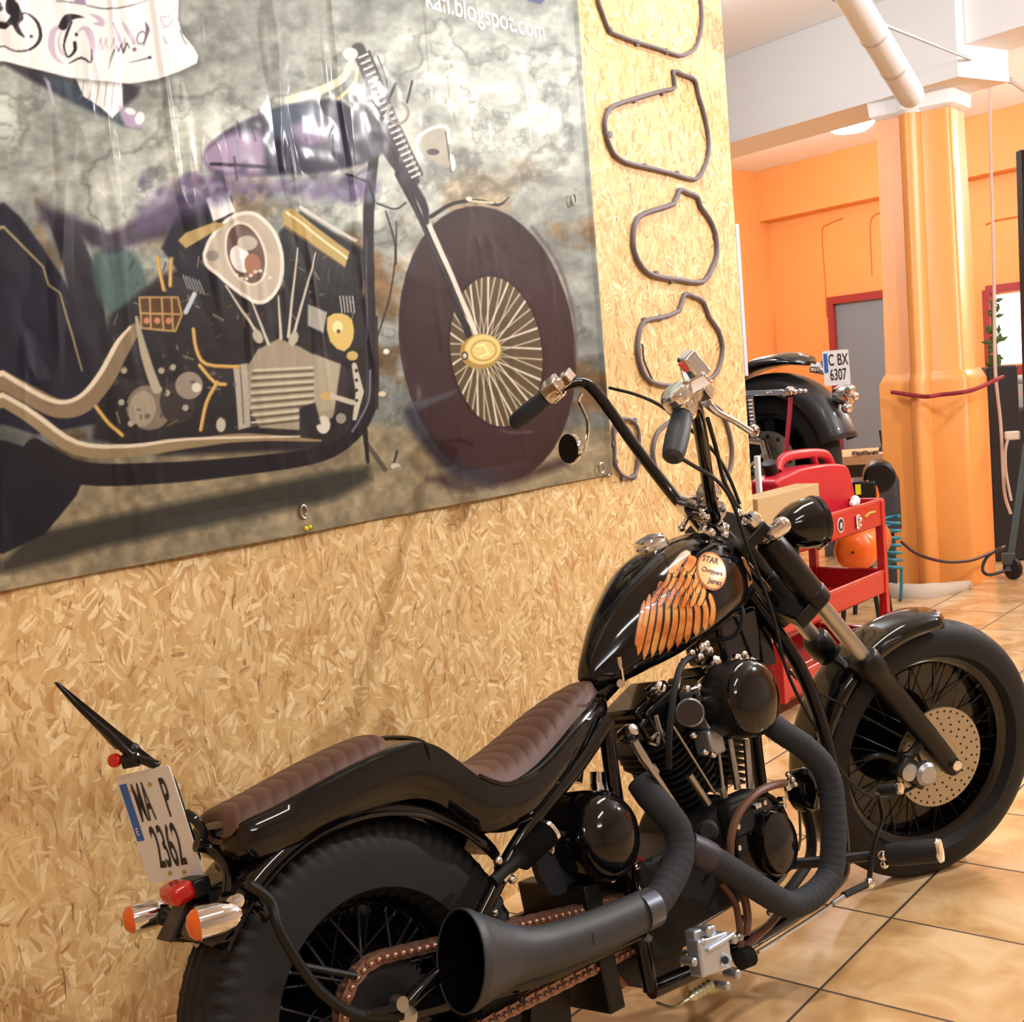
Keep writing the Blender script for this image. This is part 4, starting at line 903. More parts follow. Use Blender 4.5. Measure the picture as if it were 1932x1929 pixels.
for p, w_ in row2: putf(p, w_*.7, w_*.85, .0018)
row3 = [([(1312, 1078), (1314, 1094), (1306, 1112)], 10), ([(1299, 1074), (1300, 1092), (1290, 1114)], 10), ([(1287, 1072), (1286, 1092), (1275, 1116)], 10), ([(1275, 1074), (1272, 1094), (1260, 1116)], 9), ([(1264, 1080), (1259, 1098), (1248, 1112)], 8)]
for p, w_ in row3: putf(p, w_*.7, w_*.85, .0028)
row4 = [([(1318, 1096), (1319, 1106), (1313, 1122)], 9), ([(1305, 1094), (1305, 1106), (1298, 1124)], 9), ([(1291, 1094), (1290, 1108), (1281, 1126)], 9), ([(1278, 1094), (1276, 1108), (1266, 1126)], 9), ([(1264, 1096), (1260, 1110), (1250, 1124)], 8), ([(1252, 1100), (1247, 1112), (1238, 1124)], 8)]
for p, w_ in row4: putf(p, w_*.75, w_*.9, .0023)
row5 = [([(1306, 1064), (1308, 1074), (1301, 1088)], 8), ([(1294, 1062), (1294, 1074), (1286, 1090)], 8), ([(1281, 1064), (1279, 1076), (1270, 1092)], 8)]
for p, w_ in row5: putf(p, w_*.8, w_*.9, .0034)
putf([(1302, 1046), (1290, 1052), (1276, 1068), (1262, 1084)], 13, 14, .0038); putf([(1306, 1052), (1302, 1066), (1292, 1080)], 16, 14, .0042)
em = wing.build('wing_emblem', WING.m, tank, recalc=False, smooth=True); dark.build('wing_outline', WDARK, em, recalc=False)
# flip normals is not needed: both sides shade the same
bc = (1341, 1080)
def oval(cx, cy, rx, ry, rot, lift, n=28, rings=5):
    vs, fs = [], []; c, s = math.cos(rot), math.sin(rot); ctr = ontank(cx, cy, lift); vs.append(ctr)
    for r_ in range(1, rings+1):
        for i in range(n):
            a_ = 2*math.pi*i/n; x, y = rx*r_/rings*math.cos(a_), ry*r_/rings*math.sin(a_); p = ontank(cx+x*c-y*s, cy+x*s+y*c, lift); vs.append(p if p is not None else ctr)
    for i in range(n): fs.append((0, 1+i, 1+(i+1) % n))
    for r_ in range(rings-1):
        for i in range(n): fs.append((1+r_*n+i, 1+(r_+1)*n+i, 1+(r_+1)*n+(i+1) % n, 1+r_*n+(i+1) % n))
    return vs, fs
q = MB(); q.add(*oval(1340, 1080, 27, 36, -.22, .0046)); bd = q.build('tank_badge', mat('badge_rim', (190, 110, 48), .4), tank, recalc=False)
q = MB(); q.add(*oval(1340, 1080, 24, 32.5, -.22, .0054)); q.build('badge_face', mat('badge_face', (250, 190, 120), .35, coat=.5, var=.12, vscale=60), bd, recalc=False)
# badge lettering follows the skin
def skintext(s, cx, cy, size, rot, wid=1.0):
    cu = bpy.data.curves.new('t', 'FONT'); cu.body = s; cu.size = size; cu.align_x = 'CENTER'; cu.align_y = 'CENTER'; cu.offset = .3
    to = bpy.data.objects.new('t', cu); COL.objects.link(to); bpy.context.view_layer.update()
    me = bpy.data.meshes.new_from_object(to.evaluated_get(bpy.context.evaluated_depsgraph_get())); bpy.data.objects.remove(to)
    c, s_ = math.cos(rot), math.sin(rot)
    for v in me.vertices:
        x, y = v.co.x*wid, -v.co.y; p = ontank(cx+x*c-y*s_, cy+x*s_+y*c, .0062); v.co = p if p is not None else (0, 0, .8)
    me.materials.append(mat('badge_ink', (96, 44, 20), .5)); o = bpy.data.objects.new('badge_lettering', me); COL.objects.link(o); o.parent = bd
skintext('STAR', 1338, 1060, 15, .25, .85); skintext('Choppers', 1341, 1081, 12, .25, .82); skintext('Jerez', 1346, 1100, 14, .25, .9)
# lower matt panel of the tank (side band) and cap
cpx = b(1226, 1024, 0); tn = nrm(np.array([-.32, 0, 1]))
q = MB(); q.lathe([(.038, -.022), (.038, .004), (.034, .008), (.034, .014), (.030, .02), (.012, .023), (0, .023)], cpx-tn*.008, tn, 32); q.build('filler_cap', CHROME, tank)
q = MB(); q.tube([b(1168, 1240, .125), b(1172, 1262, .125), b(1175, 1283, .11)], .004, 8); q.cyl(b(1172, 1290, .06), b(1172, 1290, .11), .009, 12); q.build('tank_bolt', CHROME, tank)
# ---- front end
q = MB()
for s_ in (1, -1):
    q.cyl(k(0, s_*.1, .36), k(0, s_*.1, .86), .0195, 24)
build_each(q, 'fork_tube', STEEL, moto)
q = MB()
for s_ in (1, -1):
    q.lathe([(.030, 0), (.033, .01), (.034, .14), (.032, .19), (.026, .2)], k(0, s_*.1, .60), KA, 24)
    q.lathe([(.036, -.03), (.036, 0), (.033, .01)], k(0, s_*.1, .62), KA, 24)
q.box(k(-.03, 0, .60), (.09, .25, .035), (KF, KL, KA)); q.box(k(-.03, 0, .835), (.09, .25, .028), (KF, KL, KA))
q.cyl(k(-.065, 0, .57), k(-.065, 0, .86), .022, 16)
q.build('triple_clamp', SATIN, moto, bevel=.004)
for s_ in (1, -1):
    q = MB(); q.lathe([(.018, -.035), (.024, -.02), (.026, .02), (.028, .10), (.029, .25), (.031, .33), (.036, .345), (.036, .385), (.032, .395), (.02, .398)], k(0, s_*.1, 0), KA, 28)
    q.cyl(k(0, s_*.1, 0)-KL*.022, k(0, s_*.1, 0)+KL*.026, .016, 16)
    leg = q.build('fork_leg', SATIN if s_ > 0 else SATIN, moto)
q = MB(); q.lathe([(.0, 0), (.011, 0), (.013, .004), (.013, .012), (0, .014)], k(0, .124, 0), KL, 12); q.build('axle_nut', CHROME, moto)
q = MB()
for s_ in (1, -1): q.lathe([(.022, 0), (.022, .014), (.016, .02), (0, .022)], k(0, s_*.1, .855), KA, 20)
q.lathe([(.02, 0), (.02, .016), (.012, .026), (0, .027)], k(-.065, 0, .86), KA, 20)
build_each(q, 'fork_cap', CHROME, moto)
# front fender
fender('front_fender', FC, KF, KA, KL, .362, .068, math.radians(46), math.radians(172), .034)
q = MB()
for s_ in (1, -1): q.tube([k(0, s_*.07, .30), k(.06, s_*.068, .345), k(.12, s_*.062, .32)], .006, 8, sm=3)
build_each(q, 'fender_bracket', SATIN, moto)
# caliper (right) and left
q = MB(); cc = k(-.085, .085, .055); q.box(cc, (.055, .045, .10), (nrm(KF+KA*.25), KL, nrm(KA-KF*.25))); cal = q.build('brake_caliper', mat('caliper_grey', (60, 58, 56), .4, .6), moto, bevel=.01, seg=3)
q = MB(); q.lathe([(.026, 0), (.03, .006), (.03, .022), (.022, .03), (0, .032)], k(-.07, .103, .045), KL, 20); q.lathe([(.02, 0), (.022, .005), (.022, .02), (0, .026)], k(-.10, .103, .085), KL, 18); build_each(q, 'caliper_piston_cover', ALU, cal)
q = MB(); q.tube([k(-.02, .1, .10), k(-.06, .09, .09), k(-.08, .085, .1)], .012, 8); q.tube([k(-.10, .10, .12), k(-.12, .09, .16), k(-.15, .07, .17)], .008, 8, sm=3); q.build('caliper_bracket', SATIN, cal)
# head lamp
hc = k(.122, 0, .70); hax = nrm(KF*.80-KA*.58)
q = MB(); q.lathe([(.0, -.080), (.015, -.075), (.031, -.061), (.046, -.036), (.056, -.010), (.060, .018), (.061, .034), (.058, .040)], hc, hax, 36); hl = q.build('headlamp', GLOSS, moto)
q = MB(); q.lathe([(.061, .031), (.064, .036), (.063, .046), (.056, .050), (.056, .046)], hc, hax, 36); q.build('lamp_ring', GLOSS, hl)
q = MB(); q.lathe([(.056, .046), (.04, .053), (.018, .057), (0, .058)], hc, hax, 32); q.build('lamp_lens', mat('lamp_glass', (220, 225, 230), .05, spec=.8), hl)
q = MB(); q.tube([k(.01, 0, .64), k(.06, 0, .66), hc-hax*.02], .014, 10); q.cyl(hc-KA*.058, hc-KA*.08, .008, 10); q.build('lamp_bracket', SATIN, hl)
# front turn signal on the right fork cover
def signal(name, c, ax, s, parent, lens=AMBER):
    ax = nrm(ax); q = MB(); q.lathe([(.0, -.030*s), (.010*s, -.028*s), (.019*s, -.018*s), (.0235*s, 0), (.0245*s, .026*s), (.0245*s, .032*s), (.021*s, .034*s)], c, ax, 28); o = q.build(name, CHROME, parent)
    q = MB(); q.lathe([(.0235*s, .030*s), (.021*s, .040*s), (.014*s, .047*s), (0, .050*s)], c, ax, 24); q.build('signal_lens', lens, o); return o
fs = kp(1462, 1003, .13); s1 = signal('turn_signal', fs, nrm(kp(1482, 990, .14)-kp(1436, 1028, .12)), .8, moto, CHROME)
q = MB(); q.tube([fs, kp(1470, 1025, .12), kp(1478, 1045, .10)], .006, 8); q.tube([kp(1440, 1020, .11), fs], .008, 8); q.build('signal_stem', STEEL, s1)
# ---- handlebar (ape hanger) and its controls
half = [(-.052, .0, .905), (-.052, .055, .91), (-.05, .075, .925), (-.043, .10, .965), (-.015, .18, 1.06), (.015, .25, 1.145), (.03, .29, 1.20), (.03, .312, 1.228), (.008, .322, 1.246), (-.03, .330, 1.258), (-.055, .338, 1.262), (-.10, .374, 1.255), (-.13, .398, 1.25)]
halfr = half[:3]+[(-.047, .10, .965), (-.03, .18, 1.075), (-.016, .25, 1.17), (-.008, .285, 1.222), (-.012, .308, 1.248)]+half[9:]
pts = [k(p[0], -p[1], p[2]) for p in half[::-1]]+[k(*p) for p in halfr[1:]]
q = MB(); q.tube(pts, .0138, 16, sm=4); bar = q.build('handlebar', GLOSS, moto)
for s_ in (1, -1):
    q = MB(); e0 = k(-.055, s_*.338, 1.262); e1 = k(-.151, s_*.415, 1.248); d = nrm(e1-e0)
    q.lathe([(.017, 0), (.0215, .004), (.020, .012), (.022, .03), (.0235, .06), (.0225, .1), (.020, .115), (.012, .122), (0, .123)], e1-d*.122, d, 24); q.build('grip', mat('grip_rubber', (44, 50, 58), .55, bump=.1, bscale=400), bar)
    g0 = e1-d*.122; q = MB(); q.lathe([(.021, -.045), (.026, -.04), (.027, -.008), (.022, 0)], g0, d, 24)
    side = nrm(np.cross(d, KA)); q.box(g0-d*.024+KA*.008, (.045, .05, .04), (d, side, KA)); sw = q.build('switch_housing', CHROME, bar, bevel=.005)
    # master cylinder / perch and lever
    fdir = nrm(KF-d*(KF@d)); q = MB()
    q.box(g0-d*.058+fdir*.028, (.03, .05, .03), (d, fdir, KA))
    if s_ > 0: q.box(g0-d*.075+fdir*.035+KA*.026, (.065, .045, .03), (nrm(d+fdir*.35), nrm(fdir-d*.35), KA)); q.lathe([(.024, 0), (.028, .01), (.028, .03), (.02, .036)], g0-d*.02+KA*.006, KA, 24)
    per = q.build('brake_master_cylinder' if s_ > 0 else 'lever_perch', CHROME, bar, bevel=.004)
    if s_ > 0: continue
    q = MB(); q.tube([g0-d*.055+fdir*.045, g0-d*.02+fdir*.062-KA*.004, g0+d*.05+fdir*.07-KA*.008, g0+d*.12+fdir*.06-KA*.01], [.008, .0065, .0055, .007], 10, sm=4, flat=(1, .7)); q.build('lever', STEEL, per)
# right cluster seen above the grip: long chrome lever towards the head lamp, switch with red button
q = MB(); q.tube([kp(1335, 762, .30), kp(1352, 778, .285), kp(1385, 795, .25), kp(1416, 815, .22)], [.009, .007, .006, .007], 10, sm=4); q.build('brake_lever', STEEL, bar)
q = MB(); a_ = kp(1309, 690, .33); q.box(a_, (.034, .034, .06), (KL, KF, KA)); q.box(kp(1318, 728, .31), (.05, .04, .036), (nrm(KL+KA*.5), KF, nrm(KA-KL*.5))); cb = q.build('control_cluster', CHROME, bar, bevel=.006, seg=3)
q = MB(); q.box(kp(1303, 679, .335)-KF*.02, (.014, .008, .020), (KL, KF, KA)); q.build('red_button', mat('red_button', (214, 70, 62), .4), cb)
q = MB(); q.lathe([(.026, 0), (.032, .006), (.033, .022), (.026, .03), (0, .032)], kp(1278, 748, .335)-KA*.012, KA, 28); q.build('throttle_housing', CHROME, bar, bevel=.002)
# left mirror hanging below the grip
ms = [kp(1098, 742, -.335), kp(1092, 756, -.34), kp(1100, 775, -.345), kp(1109, 800, -.35), kp(1107, 830, -.36), kp(1103, 850, -.365)]
q = MB(); q.tube(ms, .0042, 8, sm=3); mir = q.build('mirror', CHROME, bar)
mc = kp(1076, 847, -.385); gaze = nrm(np.array(MI.to_3x3() @ Vector(CO-Wd(mc)))); axm = nrm(gaze*.62+nrm(np.cross(gaze, W3))*.70+W3*.1)
q = MB(); q.lathe([(.0, .006), (.037, .006), (.0395, .003), (.0395, -.003), (.028, -.010), (.008, -.014), (0, -.015)], mc, axm, 36); q.build('mirror_head', CHROME, mir)
q = MB(); q.lathe([(.037, .0064), (.037, .0074), (0, .0074)], mc, axm, 36); q.build('mirror_glass', mat('dark_mirror', (30, 24, 22), .35), mir)
q = MB(); q.tube([ms[-1]+KA*.008, kp(1092, 850, -.375), mc-axm*.012], .004, 8); q.tube([kp(1095, 850, -.37), kp(1118, 849, -.365)], .0035, 8); q.build('mirror_joint', CHROME, mir)
# riser clamps and speedometer
q = MB()
for x in (1300, 1345):
    c = kp(x, 962 if x == 1345 else 955, .045 if x == 1345 else -.045); q.cyl(c-KL*.02, c+KL*.02, .024, 20)
for s_ in (1, -1):
    q.cyl(k(-.055, s_*.045, .85), k(-.053, s_*.045, .915), .019, 18); q.cyl(k(-.09, s_*.045, .902), k(-.02, s_*.045, .918), .006, 8); q.ball(k(-.015, s_*.045, .92), .009, 8); q.ball(k(-.095, s_*.045, .90), .009, 8)
build_each(q, 'riser_clamp', CHROME, bar)
gp = kp(1333, 925, -.01); gax = nrm(KA*.5-KF*.35+np.array([-.3, 0, .5]))
q = MB(); q.lathe([(.0, -.03), (.022, -.028), (.029, -.012), (.030, .004), (.027, .008), (0, .009)], gp, gax, 28); q.build('speedometer', CHROME, bar)
q = MB(); q.lathe([(.0, 0), (.018, 0), (.020, .004), (.020, .016), (.016, .02)], kp(1355, 985, .08)-KF*.03, nrm(-KF+KL*.4), 20); q.ball(kp(1372, 992, .09)-KF*.01, .014, 10); q.ball(kp(1334, 962, .08)-KF*.012, .010, 8); q.build('ignition_lock', CHROME, bar)
q = MB(); 
for x, y in ((1393, 968), (1425, 1000), (1440, 1005), (1332, 975), (1368, 1010)): q.ball(kp(x, y, .1), .010, 8)
build_each(q, 'clamp_bolt', CHROME, moto)
# ---- cables
def cable(name, pts, r, m=RUB, par=None, sm=6): q = MB(); q.tube(pts, r, 8, sm=sm); return q.build(name, m, par or moto)
cable('clutch_cable', [kp(1150, 732, -.29), kp(1200, 745, -.16), kp(1245, 765, .05), kp(1290, 800, .14), kp(1345, 850, .13), kp(1375, 900, .1), kp(1395, 950, .06)], .004)
cable('throttle_cable', [kp(1335, 790, .3), kp(1352, 850, .22), kp(1365, 905, .15), kp(1385, 945, .1), kp(1400, 980, .06), k(-.1, .05, .70)], .0045)
cable('brake_hose', [kp(1285, 865, .3), kp(1310, 880, .25), kp(1350, 905, .19), kp(1380, 945, .15), kp(1410, 1030, .14), kp(1455, 1150, .15), kp(1490, 1280, .17), kp(1560, 1410, .18), kp(1600, 1470, .16), kp(1650, 1505, .13), kp(1705, 1495, .11), kp(1742, 1465, .10), kp(1730, 1420, .10)], .0042)
cable('brake_hose', [kp(1440, 1160, .05), kp(1485, 1260, .06), kp(1530, 1300, .07), kp(1590, 1330, .09), kp(1700, 1390, .10)], .003)
cable('wiring_loom', [b(1395, 1135, .10), b(1402, 1165, .12), b(1385, 1200, .1), b(1345, 1210, .06), b(1300, 1225, .03)], .005)
# ---- engine
eng = MB(); eng.lathe([(.085, -.11), (.1, -.10), (.105, 0), (.1, .10), (.085, .11)], L(.88, 0, .33), V, 40); eng.box(L(.72, 0, .30), (.26, .22, .16), (U, V, W3)); eng.box(L(.62, .02, .26), (.12, .2, .13), (U, V, W3))
engine = eng.build('engine', MATTE, moto, bevel=.012, seg=3)
CR_ = L(.90, 0, .37)
for ang_, nm in ((-22.5, 'r'), (22.5, 'f')):
    a_ = math.radians(ang_); ax = np.array([math.sin(a_), 0, math.cos(a_)]); sx = np.array([math.cos(a_), 0, -math.sin(a_)])
    q = MB(); pr = []
    q.cyl(CR_+ax*.07, CR_+ax*.27, .048, 28)
    for i in range(11):
        h_ = .09+i*.0145; s_ = .072+(.008 if i > 6 else 0); rr = []
        for t in np.linspace(0, 2*math.pi, 28, endpoint=False):
            cx, cy = math.cos(t), math.sin(t); e = 3.2; rd = (abs(cx)**e+abs(cy)**e)**(-1/e); rr.append(CR_+ax*h_+sx*cx*rd*s_+V*cy*rd*(s_+.006))
        q.prism(rr, ax*.0045)
    q.build('cylinder', MATTE, engine, ang=30)
    q = MB(); c = CR_+ax*.285; q.box(c, (.15, .13, .045), (sx, V, ax)); q.box(c+ax*.03, (.12, .11, .03), (sx, V, ax)); q.box(c+V*.055+ax*.005, (.10, .03, .055), (sx, V, ax)); q.build('rocker_box', GLOSS, engine, bevel=.009, seg=3)
# chrome bolts and domes seen round the heads
q = MB()
for x, y, r in ((1240, 1302, .017), (1188, 1383, .017), (1345, 1252, .016), (1336, 1285, .013)):
    c = b(x, y, .10); q.lathe([(.0, .02), (r*.7, .016), (r, .004), (r, -.02)], c, V*.8+W3*.35, 18)
build_each(q, 'chrome_dome_nut', CHROME, engine)
q = MB()
for x, y, r in ((1390, 1243, .012), (1405, 1240, .010), (1418, 1250, .012), (1410, 1262, .008), (1325, 1222, .013), (1338, 1228, .010), (1320, 1240, .010), (1305, 1232, .008), (1332, 1215, .009)):
    q.ball(b(x, y, .12), r, 8)
build_each(q, 'fitting', CHROME, engine)
# push-rod tubes
q = MB()
for p0, p1, r, v in (((1376, 1395), (1392, 1490), .0075, .115), ((1354, 1405), (1366, 1500), .004, .12), ((1408, 1395), (1415, 1488), .0078, .115), ((1300, 1462), (1336, 1518), .008, .125), ((1270, 1370), (1350, 1500), .003, .125), ((1362, 1485), (1367, 1505), .008, .12)):
    q.cyl(b(*p0, v), b(*p1, v), r, 14)
build_each(q, 'pushrod_tube', STEEL, engine)
q = MB(); q.tube([b(1196, 1398, .16), b(1214, 1430, .16), b(1240, 1468, .16), b(1300, 1560, .15)], [.008, .010, .0065, .006], 12, sm=2); q.cyl(b(1228, 1448, .16), b(1236, 1460, .16), .0105, 12); q.build('linkage_rod', STEEL, engine)
q = MB(); q.tube([b(1238, 1350, .13), b(1245, 1375, .13), b(1258, 1400, .13)], .005, 8); q.tube([b(1230, 1395, .12), b(1242, 1385, .12), b(1240, 1405, .12), b(1225, 1402, .12)], .004, 8, sm=4); build_each(q, 'bracket', STEEL, engine)
# carburettor
q = MB(); c = b(1325, 1335, .10); q.box(c, (.06, .07, .085), (U, V, W3)); q.cyl(b(1302, 1345, .10), b(1302, 1345, .145), .030, 22); q.box(b(1338, 1400, .11), (.045, .05, .055), (U, V, W3)); carb = q.build('carburetor', ALU, engine, bevel=.008, seg=3)
q = MB(); q.cyl(b(1302, 1345, .145), b(1302, 1345, .152), .026, 22); q.build('carburetor_cap', mat('dark_bronze', (58, 48, 42), .4, .7), carb)
q = MB()
for p in ([(1300, 1303), (1318, 1298), (1335, 1310)], [(1310, 1315), (1330, 1322), (1334, 1340)], [(1336, 1300), (1340, 1330), (1345, 1352)], [(1322, 1300), (1345, 1312)]): q.tube([b(x, y, .14) for x, y in p], .005, 8, sm=2)
for x, y in ((1345, 1425), (1330, 1420), (1296, 1300), (1318, 1297), (1308, 1388)): q.ball(b(x, y, .14), .008, 8)
build_each(q, 'carburetor_linkage', CHROME, carb)
cable('fuel_line', [b(1320, 1235, .10), b(1290, 1250, .13), b(1275, 1290, .15), b(1266, 1350, .15), b(1262, 1400, .14), b(1262, 1450, .12)], .007)
cable('spark_cable', [b(1288, 1245, .1), b(1283, 1270, .12), b(1278, 1300, .13)], .004, CHROME)
# air cleaner: deep drum with domed cover facing right and a little forward
ac_ = b(1400, 1318, .175); aax = nrm(V+U*.05)
q = MB(); q.lathe([(.062, -.055), (.078, -.045), (.080, -.01), (.080, .02), (.076, .03)], ac_, aax, 40); acl = q.build('air_cleaner', SATIN, moto)
q = MB(); q.lathe([(.0775, .022), (.079, .030), (.074, .040), (.060, .050), (.035, .057), (0, .060)], ac_, aax, 48); q.build('air_cleaner_cover', GLOSS, acl)
q = MB(); 
for x, y in ((1404, 1235), (1418, 1250), (1398, 1249)): q.ball(b(x, y, .18), .008, 8)
build_each(q, 'breather_bolt', CHROME, acl)
# cam cover, timer cover, horn and other black covers
cc_ = b(1438, 1585, .125)
q = MB(); q.lathe([(.10, -.03), (.105, -.01), (.10, .008), (.085, .016), (.06, .018)], cc_, V, 40, sx=.9); cv = q.build('cam_cover', GLOSS, engine)
q = MB(); q.lathe([(.066, 0), (.068, .02), (.062, .034), (.04, .041), (0, .043)], b(1450, 1590, .14), V, 36, sx=.85); q.build('timer_cover', GLOSS, cv)
q = MB()
for x, y in ((1390, 1560), (1402, 1640), (1468, 1650), (1476, 1508), (1477, 1520), (1440, 1538), (1446, 1545), (1475, 1605), (1440, 1515), (1425, 1522), (1430, 1520), (1392, 1600)): c = b(x, y, .15); q.lathe([(.006, -.01), (.006, .006), (0, .009)], c, V, 10)
build_each(q, 'cover_bolt', CHROME, cv)
q = MB(); q.box(b(1390, 1545, .13), (.07, .04, .07), (U, V, W3)); q.box(b(1390, 1512, .11), (.10, .05, .03), (U, V, W3)); q.cyl(b(1335, 1568, .12), b(1335, 1568, .17), .022, 18); q.build('tappet_block', MATTE, engine, bevel=.008)
hc_ = b(1525, 1490, .13)
q = MB(); q.lathe([(.02, -.05), (.045, -.03), (.050, 0), (.044, .015), (.02, .022), (0, .023)], hc_, nrm(V+U*.15), 30, sx=.85); q.build('oil_filter', GLOSS, engine)
q = MB()
for x, y in ((1487, 1462), (1495, 1470), (1500, 1480), (1490, 1485)): q.ball(b(x, y, .15), .007, 8)
q.cyl(b(1482, 1475, .16), b(1487, 1490, .16), .009, 12); q.cyl(b(1538, 1495, .14), b(1540, 1500, .15), .006, 8); build_each(q, 'hose_clamp', CHROME, engine)
cable('oil_hose', [b(1482, 1478, .16), b(1460, 1482, .175), b(1430, 1495, .18), b(1400, 1525, .18), b(1382, 1565, .18), b(1377, 1610, .175), b(1382, 1640, .16), b(1400, 1680, .15), b(1410, 1725, .15), b(1408, 1765, .15)], .0085, HOSE)
cable('oil_hose', [b(1360, 1665, .14), b(1385, 1700, .14), b(1395, 1745, .15), b(1398, 1790, .15)], .007, HOSE)
cable('oil_hose', [b(1470, 1722, .13), b(1452, 1745, .14), b(1425, 1770, .15), b(1405, 1790, .15)], .0085, HOSE)
cable('oil_hose', [b(1160, 1735, .02), b(1150, 1770, .02), b(1142, 1800, .02), b(1155, 1835, .03), b(1175, 1860, .03)], .009, mat('orange_brown_hose', (150, 82, 40), .45))
cable('oil_hose', [b(1085, 1730, .0), b(1098, 1760, .0), b(1130, 1800, .0), b(1150, 1845, .0), b(1172, 1866, .02)], .008, mat('orange_brown_hose', (150, 82, 40), .45))
q = MB(); q.cyl(b(1395, 1730, .13), b(1402, 1752, .14), .010, 12); q.ball(b(1394, 1768, .15), .010, 8); q.ball(b(1452, 1722, .15), .007, 8); build_each(q, 'hose_fitting', STEEL, engine)
cable('front_downpipe_hose', [b(1520, 1525, .05), b(1530, 1570, .05), b(1528, 1620, .05), b(1500, 1665, .06), b(1480, 1690, .06)], .012, RUB)
cable('oil_line', [b(1508, 1525, .08), b(1510, 1580, .08), b(1506, 1605, .08)], .003, mat('brass_line', (120, 100, 60), .4, .8))
# ---- oil tank (domed round box) and shock absorbers
oc = b(1128, 1577, .10)
q = MB(); q.lathe([(.05, -.16), (.080, -.13), (.086, -.02), (.087, .01), (.083, .03), (.070, .052), (.048, .068), (.02, .075), (0, .077)], oc, nrm(V+U*.02), 44, sx=.86); ot = q.build('oil_tank', GLOSS, moto)
q = MB(); q.cyl(b(1128, 1482, .07), b(1128, 1457, .07), .015, 20); q.cyl(b(1131, 1500, .075), b(1128, 1480, .07), .017, 20); q.build('oil_cap', CHROME, ot)
q = MB(); q.prism([b(x, y, .05) for x, y in smooth_path([np.array(p, float) for p in ((1018, 1590), (1050, 1600), (1080, 1640), (1090, 1660), (1082, 1672), (1060, 1690), (1040, 1688), (1022, 1660), (1012, 1620))], 3, True)], -V*.02); q.build('battery_cover', mat('slate_cover', (44, 46, 54), .5), moto, bevel=.002)
for s_ in (1, -1):
    def bb(x, y): p = b(x, y, .125); return L(p[0], s_*.125, p[2])
    a_, c_ = bb(1035, 1572), bb(930, 1665)
    q = MB(); d = nrm(c_-a_); ln = np.linalg.norm(c_-a_); pr = [(.004, -.008), (.016, -.004), (.022, .0)]
    for i in range(22): pr += [(.0245, .004+i*.0036), (.0215, .0058+i*.0036)]
    pr += [(.012, .092), (.012, ln)]; q.lathe(pr, a_, d, 24); sh = q.build('shock_absorber', MATTE, moto, ang=60)
    q = MB(); q.lathe([(.026, -.004), (.026, .004), (.018, .006)], a_, d, 20); q.cyl(bb(960, 1640), bb(945, 1662), .011, 14); q.ball(bb(940, 1625), .009, 8); q.ball(bb(966, 1660), .008, 8); build_each(q, 'shock_fitting', CHROME, sh)
q = MB()
for x, y in ((1193, 1652), (1186, 1645), (1200, 1636), (1155, 1660), (1038, 1600), (933, 1722), (905, 1708), (922, 1715)): q.ball(b(x, y, .1), .0075, 8)
q.tube([b(1200, 1662, .1), b(1210, 1690, .1)], .005, 8); q.tube([b(1033, 1578, .11), b(1040, 1590, .11), b(1044, 1605, .11), b(1040, 1612, .11)], .004, 8, sm=2)
build_each(q, 'frame_bolt', CHROME, moto)
cable('red_wire', [b(1190, 1607, .1), b(1200, 1616, .11), b(1212, 1624, .1), b(1220, 1632, .1)], .0035, mat('red_wire', (190, 20, 40), .4))
# ---- exhaust
ex1 = [b(1452, 1365, .13), b(1480, 1385, .15), b(1515, 1408, .17), b(1548, 1440, .185), b(1566, 1480, .19), b(1572, 1540, .19), b(1572, 1600, .19), b(1566, 1650, .19), b(1540, 1685, .19), b(1505, 1705, .19), b(1480, 1705, .19), b(1440, 1682, .19), b(1390, 1650, .185), b(1345, 1622, .18), b(1315, 1608, .175), b(1290, 1600, .17)]
ex2 = [b(1208, 1474, .12), b(1226, 1500, .14), b(1250, 1528, .155), b(1275, 1560, .165), b(1283, 1595, .17), b(1278, 1630, .175), b(1262, 1665, .18), b(1240, 1700, .185), b(1215, 1722, .19)]
q = MB(); q.tube(ex1, .0275, 20, sm=6); q.tube(ex2, .029, 20, sm=6)
# wrap ridges
def wrapr(P, r0, step=.018):
    P = np.array(smooth_path(P, 8)); sg = np.linalg.norm(np.diff(P, axis=0), axis=1); cu_ = np.concatenate([[0], np.cumsum(sg)]); n_ = int(cu_[-1]/step*6); s_ = np.linspace(0, cu_[-1], n_)
    Q = [np.array([np.interp(x, cu_, P[:, i]) for i in range(3)]) for x in s_]; R_ = [r0+.0009*((i % 6)/6.0) for i in range(n_)]; q.tube(Q, R_, 20)
q = MB(); wrapr(ex1, .0268); wrapr(ex2, .0285, .02); exh = q.build('exhaust_pipe', WRAP, moto, ang=50)
q = MB(); q.tube([b(1296, 1594, .172), b(1322, 1610, .177), b(1340, 1619, .18)], [.027, .0315, .030], 20); q.build('pipe_joint', mat('bare_pipe', (62, 60, 68), .45, .5), exh)
ma, mb_ = b(1222, 1716, .19), b(1040, 1790, .19); mc_ = b(868, 1814, .185)
q = MB(); P = [b(1222, 1716, .19), b(1150, 1748, .19), b(1080, 1775, .19), b(1030, 1791, .19), b(990, 1799, .19), b(955, 1803, .188), b(915, 1808, .186), b(885, 1812, .185), b(868, 1814, .185)]
Rm = [.034, .035, .036, .037, .040, .049, .064, .076, .078]
Ps = smooth_path(P, 4); Rs = np.interp(np.linspace(0, 1, len(Ps)), np.linspace(0, 1, len(Rm)), Rm)
q.tube(Ps, list(Rs), 40, caps=False, flat=(1.05, .85), up=W3); mf = q.build('muffler', MUFF, exh, solid=.003, ang=60)
